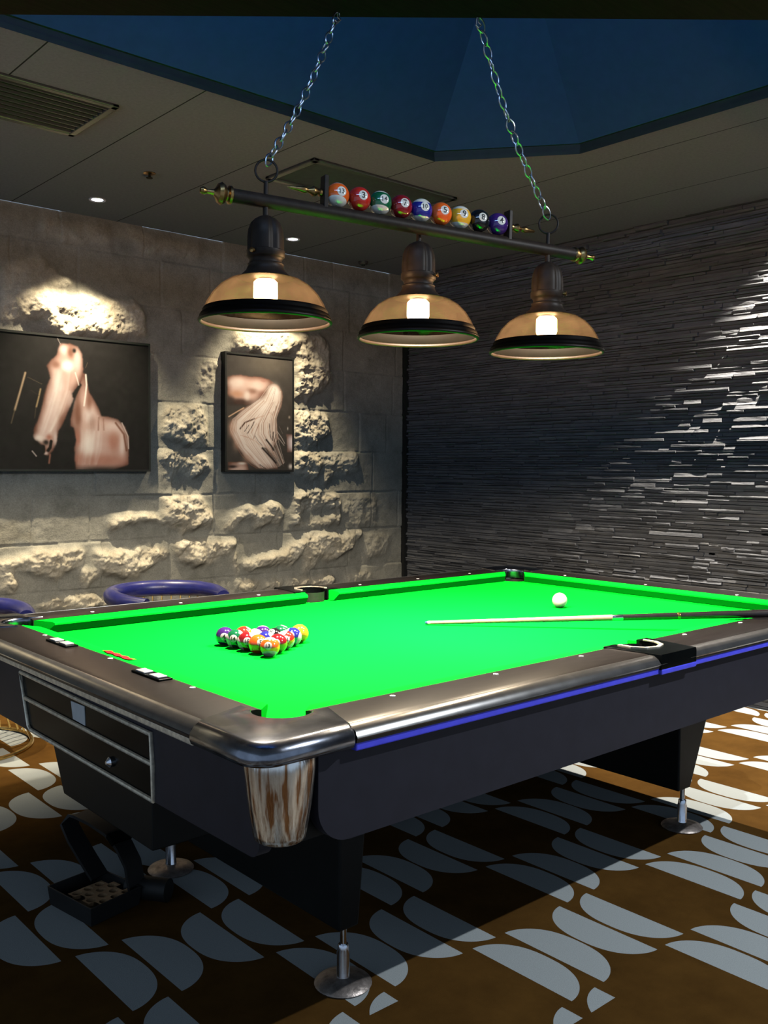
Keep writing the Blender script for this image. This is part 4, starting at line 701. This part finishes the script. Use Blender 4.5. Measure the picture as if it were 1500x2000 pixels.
# lamps
for i, p in enumerate(LP):
    z0 = p.z; o = (p.x, p.y, z0)
    def lob(k, a):
        return 1 - .13 * max(0, math.cos(4 * a + .6)) ** 4 if 4 <= k <= 9 else 1
    prof = [(.0001, -.016), (.008, -.017), (.008, -.040), (.016, -.043), (.030, -.050), (.042, -.062), (.049, -.080), (.0515, -.10), (.052, -.12), (.052, -.138), (.0545, -.140), (.0545, -.156), (.050, -.160), (.0455, -.166), (.046, -.174), (.052, -.178), (.050, -.183), (.056, -.196), (.070, -.209), (.080, -.2155), (.078, -.2165), (.02, -.2165), (.018, -.23), (.0001, -.232)]
    la = make('lamp_holder', MB().lathe(prof, o, n=64, mod=lob), 'bronze', FX, smooth=50)
    gp = [(.078, -.2145), (.100, -.221), (.127, -.238), (.150, -.262), (.166, -.288), (.173, -.305)]
    inner = [(r - .004, h - .001) for r, h in gp[::-1]]
    make('lamp_shade', MB().lathe(gp + inner, o, n=72), 'amber', la, smooth=60)
    bp = [(.1735, -.303), (.1775, -.309), (.177, -.316), (.182, -.319), (.186, -.327), (.1845, -.332), (.180, -.3325), (.172, -.318), (.1695, -.306)]
    make('shade_rim', MB().lathe(bp, o, n=72), 'rim', la, smooth=60)
    rp = [(.1835, -.3305), (.1895, -.334), (.1905, -.339), (.187, -.343), (.182, -.3425), (.1795, -.337)]
    make('shade_lip', MB().lathe(rp + rp[:1], o, n=72), 'copper_lip', la, smooth=60)
    make('bulb', MB().lathe([(.016, -.217), (.024, -.228), (.044, -.248), (.051, -.270), (.046, -.292), (.028, -.309), (.0001, -.316)], o, n=28), 'bulb_glass', la, smooth=60)
    make('filament', MB().lathe([(.0001, -.218), (.026, -.220), (.034, -.228), (.035, -.268), (.030, -.286), (.0001, -.291)], o, n=16), 'filament', la, smooth=60)
    sd = [(-.72, -.69), (.5, -.86), (.62, -.78)][i]; sdv = Vector((sd[0], sd[1], 0)).normalized()
    if i == 0: sdv = (-Vector(CF) - Vector(CR) * .55); sdv.z = 0; sdv.normalize()
    else: sdv = (Vector(CR) - Vector(CF) * .5); sdv.z = 0; sdv.normalize()
    make('set_screw', MB().lathe([(.004, .0), (.0045, .058), (.007, .059), (.007, .066), (.0001, .068)], (p.x, p.y, z0 - .148), tuple(sdv), 14), 'brass', la)
# ball rack on the bar
tb0 = LP[0] + bx * .180; tb1 = LP[2] - bx * .162
for q, s in ((tb0, -1), (tb1, 1)):
    m = MB().obox(q + bz * .052, bx * .0065, by * .017, bz * .050); st_ = make('rack_post', m, 'bronze', FX, smooth=0, bevel=.002)
    make('post_finial', MB().lathe([(.008, .004), (.012, .008), (.012, .014), (.007, .018), (.013, .026), (.015, .034), (.009, .042), (.006, .05), (.009, .056), (.011, .064), (.008, .075), (.005, .1), (.0001, .116 if s < 0 else .106)], q + bz * .052 + bx * s * .002, tuple(bx * s), 18), 'brass', st_)
Rf = .0352
seq = [13, 3, 14, 7, 10, 5, 9, 8, 4]; span = (tb1 - tb0).length - .013
for k, nn in enumerate(seq):
    c = tb0 + bx * (.0065 + span * (k + .5) / 9) + bz * (.019 + Rf * .97)
    tc = (CAM - c).normalized(); q = tc + Vector(CR) * .42 + Vector((0, 0, .40))
    hc = Vector((tc.x, tc.y, 0)).normalized(); axs = tuple(Vector((0, 0, 1)) - hc * {13: .42, 14: .25, 10: -.06, 9: .0}.get(nn, 0) + Vector(CR) * .08)
    ball(nn, c, min(Rf, span / 18), axs, q, FX, 'decorative_ball')
# loops and chains
TOP = [Vector((.763, .784, 2.659)), Vector((1.101, .519, 2.659))]
for i, p in enumerate((LP[0], LP[2])):
    m = MB().tube([p + bz * .015, p + bz * .055], .0065, 12); cz = p + bz * .085
    tocam = (CAM - cz); tocam.z = 0; tocam.normalize(); sv = tocam.cross(Vector((0, 0, 1)))
    m.tube([cz + .031 * (math.cos(a) * sv + math.sin(a) * Vector((0, 0, 1))) for a in np.linspace(0, 2 * PI, 25)[:-1]], .0035, 8, closed=True)
    make('hanging_loop', m, 'bronze', FX)
    a, b = p + bz * .105, TOP[i]; n = 17; v = (b - a) / n; ln = v.length; vd = v.normalized()
    sg = Vector((-.25 if i else .2, .1, -.25)).normalized()
    m = MB(); rr = random.Random(i)
    for k in range(n):
        s0 = (k + .5) / n; c = a + (b - a) * s0 + sg * .022 * math.sin(PI * s0)
        e1 = tocam.cross(vd).normalized(); e2 = vd.cross(e1); an = (PI / 2 if k % 2 else 0) + .5 + rr.uniform(-.3, .3); e = math.cos(an) * e1 + math.sin(an) * e2
        hl, hw = ln * .62, ln * .29
        m.tube([c + vd * hl * math.sin(q) + e * hw * math.cos(q) * (1.15 if abs(math.sin(q)) < .6 else 1) for q in np.linspace(0, 2 * PI, 19)[:-1]], .0027, 6, closed=True)
    ch = make('chain', m, 'steel', FX, smooth=60)
    make('ceiling_hook', MB().tube([b + Vector((0, 0, .001)), b - Vector((0, 0, .012)), b - Vector((0, 0, .02)) + CR * .008, b - Vector((0, 0, .028)), b - Vector((0, 0, .02)) - CR * .008], .003, 8), 'steel', ch)

# ================================================================ CHAIRS
def chair(cx, cy, rot, label, group='gold wire tub chairs by the stone wall'):
    t = thing('tub_chair', (cx, cy, 0), label, 'chair', group)
    R = .285; zr = .605
    al = [(-215 + 250 * k / 26) for k in range(27)]
    pth = []
    for k, a in enumerate(al):
        q = math.radians(a + rot + 180); dip = .035 * max(0, abs(k - 13) / 13 - .55) ** 1.0
        pth.append((cx + R * math.cos(q), cy + R * math.sin(q) * 1.05, zr - dip))
    rad = [.036] + [.038] * 2 + [.041 + .004 * math.sin(PI * k / 20) for k in range(21)] + [.038] * 2 + [.036]
    pad = MB().tube(pth, rad, 16); make('padded_rim', pad, 'blue_pad', t, smooth=60)
    nW = 24; top_ = pth
    for k in range(nW):
        q = math.radians(rot + 180 - 215 + 250 * (k + .5) / nW); z1 = zr - .02 - .03 * max(0, abs((k + .5) / nW * 2 - 1) - .55)
        c_, s_ = math.cos(q), math.sin(q)
        make('wire', MB().tube([(cx + r * c_, cy + r * s_ * 1.02, z) for r, z in ((.284, z1), (.262, .45), (.235, .30), (.262, .12), (.298, .012))], .0045, 6), 'gold', t)
    make('base_ring', MB().tube([(cx + .30 * math.cos(a), cy + .30 * 1.02 * math.sin(a), .009) for a in np.linspace(0, 2 * PI, 49)[:-1]], .009, 8, closed=True), 'gold', t)
    make('seat_cushion', MB().lathe([(.0001, .34), (.20, .34), (.228, .355), (.235, .39), (.225, .42), (.19, .435), (.0001, .44)], (cx, cy, 0), n=40), 'blue_pad', t, smooth=60)
    make('seat_ring', MB().tube([(cx + .236 * math.cos(a), cy + .236 * math.sin(a), .335) for a in np.linspace(0, 2 * PI, 41)[:-1]], .006, 8, closed=True), 'gold', t)
chair(1.36, 2.95, 4, 'gold wire tub chair with navy padded rim behind the table, left of its middle')
chair(.30, 2.92, 4, 'gold wire tub chair with navy rim, cut off at the left edge of the photo')

# ================================================================ FLOOR CADDY
t = thing('cleaning_caddy', (.10, 1.06, 0), 'small black open caddy with strap handle on the carpet under the table end', 'caddy')
u = Vector((.70, .14, 0)); 
c0, c1, c2, c3 = Vector((-.005, 1.165, 0)), Vector((.165, 1.195, 0)), Vector((.205, .985, 0)), Vector((.030, .945, 0))
def quad(c, k, z): 
    ce = (c0 + c1 + c2 + c3) / 4; return [tuple(ce + (q - ce) * k + Vector((0, 0, z))) for q in c]
Q = [c0, c1, c2, c3]
m = MB().loft([quad(Q, .94, .002), quad(Q, 1.0, .058), quad(Q, .95, .058), quad(Q, .90, .008)]); make('tray', m, 'black', t, smooth=0, bevel=.002)
# perforated insert: a plate with round holes
ce = (c0 + c1 + c2 + c3) / 4; e1 = (c2 - c1).normalized(); e2 = (c1 - c0).normalized()
cp = ce + e1 * .028 - e2 * .005; m = MB()
for i in range(4):
    for j in range(3):
        c = cp + e1 * ((i - 1.5) * .034) + e2 * ((j - 1) * .038 + (.019 if i % 2 else 0)); zz = .046
        hole = [c + .0135 * (math.cos(a) * e1 * 1.0 + math.sin(a) * e2) for a in np.linspace(0, 2 * PI, 25)[:-1]]
        sq = []
        for a in np.linspace(0, 2 * PI, 25)[:-1]:
            q = max(abs(math.cos(a)), abs(math.sin(a))); sq.append(c + e1 * (.017 * math.cos(a) / q) + e2 * (.019 * math.sin(a) / q))
        f4 = [[tuple(p + Vector((0, 0, zz))) for p in sq], [tuple(p + Vector((0, 0, zz))) for p in hole], [tuple(p + Vector((0, 0, zz - .012))) for p in hole]]
        m.loft(f4, cap=False)
make('perforated_insert', m, 'tan', t, smooth=0)
make('side_drum', MB().tube([(.20, 1.06, .034), (.275, .955, .034)], .034, 20), 'black', t, smooth=40)
# strap handle, a wide bent loop leaning back
def strap(path, wd, th):
    mm = MB(); rings = []
    for i, p in enumerate(path):
        p = Vector(p); a = Vector(path[max(0, i - 1)]); b = Vector(path[min(len(path) - 1, i + 1)]); tg = (b - a).normalized()
        s = Vector((.83, .25, .05)); s = (s - tg * s.dot(tg)).normalized(); nn = tg.cross(s)
        rings.append([p + s * wd + nn * th, p - s * wd + nn * th, p - s * wd - nn * th, p + s * wd - nn * th])
    return mm.loft(rings)
make('strap_handle', strap([(.14, 1.13, .055), (.125, 1.175, .10), (.11, 1.225, .15), (.105, 1.262, .185), (.12, 1.268, .208), (.135, 1.24, .217), (.15, 1.17, .212), (.165, 1.09, .198), (.175, 1.04, .17), (.19, 1.015, .12), (.20, 1.01, .05)], .030, .005), 'black', t, smooth=50)
make('strap_clip', strap([(.168, 1.075, .199), (.173, 1.045, .180)], .033, .008), 'gloss_black', t, smooth=0)

# ================================================================ LIGHTS
def spot(name, loc, target, power, size, blend, col, radius):
    l = bpy.data.lights.new(name, 'SPOT'); l.energy = power; l.spot_size = math.radians(size); l.spot_blend = blend; l.color = col; l.shadow_soft_size = radius
    o = bpy.data.objects.new(name, l); COL.objects.link(o); o.location = loc
    o.rotation_euler = (Vector(target) - Vector(loc)).to_track_quat('-Z', 'Y').to_euler(); return o
for p in LP:
    spot('pendant_spot', (p.x, p.y, p.z - .326), (p.x + (p.x - .95) * .35 + .12, p.y + .02, 0), LP_W, 112, .6, (1, .93, .82), .03)
for x, k in ((1.176, 1), (2.464, .75), (-.1, 1)):
    spot('downlight_spot', (x, 3.37, CEIL - .012), (x, 3.66, 0), DL_W * k, 77 if x > 0 else 82, 1.0, (1, .86, .62), .012)
for p in LP:
    l = bpy.data.lights.new('bulb_light', 'POINT'); l.energy = BULB_W; l.color = (1, .88, .70); l.shadow_soft_size = .015
    o = bpy.data.objects.new('bulb_light', l); COL.objects.link(o); o.location = (p.x, p.y, p.z - .302)
spot('slate_downlight', (3.60, .62, CEIL - .012), (3.70, .66, 0), SL_W, 92, .7, (1, .92, .8), .012)
spot('carpet_downlight', (2.05, -1.56, CEIL - .012), (1.2, -.2, 0), KEY_W, 120, .6, (.86, .93, 1.0), .012)
l = bpy.data.lights.new('recess_fill', 'AREA'); l.shape = 'RECTANGLE'; l.size = 2.2; l.size_y = .1; l.energy = RECESS_FILL_W; l.color = (.35, .6, 1)  # added unseen blue fill that brightens the recess facets
o = bpy.data.objects.new('recess_fill', l); COL.objects.link(o); o.location = (.3, -.62, CEIL + .10); o.rotation_euler = (Vector((.8, .8, .55))).to_track_quat('-Z', 'Y').to_euler()

w = bpy.data.worlds.new('world'); SC.world = w; w.use_nodes = True
bg = w.node_tree.nodes['Background']; bg.inputs[0].default_value = (.58, .76, 1.0, 1); bg.inputs[1].default_value = WORLD

# ================================================================ CAMERA
cd = bpy.data.cameras.new('camera'); cam = bpy.data.objects.new('camera', cd); COL.objects.link(cam)
yaw, pitch, roll, fpx = 0.8465, -0.0481, 0.0069, 1830.1
f = Vector((math.cos(pitch) * math.cos(yaw), math.cos(pitch) * math.sin(yaw), math.sin(pitch)))
r = Vector((math.sin(yaw), -math.cos(yaw), 0)); u = r.cross(f)
r2 = math.cos(roll) * r + math.sin(roll) * u; u2 = math.cos(roll) * u - math.sin(roll) * r
cam.matrix_world = Matrix(((r2.x, u2.x, -f.x, CAM.x), (r2.y, u2.y, -f.y, CAM.y), (r2.z, u2.z, -f.z, CAM.z), (0, 0, 0, 1)))
cd.sensor_fit = 'VERTICAL'; cd.sensor_height = 24; cd.lens = fpx / 2000 * 24; cd.clip_start = .02
SC.camera = cam
SC.view_settings.view_transform = 'Standard'; SC.view_settings.look = 'None'; SC.view_settings.gamma = 1; SC.view_settings.exposure = 0; SC.view_settings.use_curve_mapping = False
SC.cycles.use_denoising = True; SC.cycles.max_bounces = 8; SC.cycles.diffuse_bounces = 0; SC.cycles.sample_clamp_indirect = 4; SC.cycles.caustics_reflective = False; SC.cycles.caustics_refractive = False
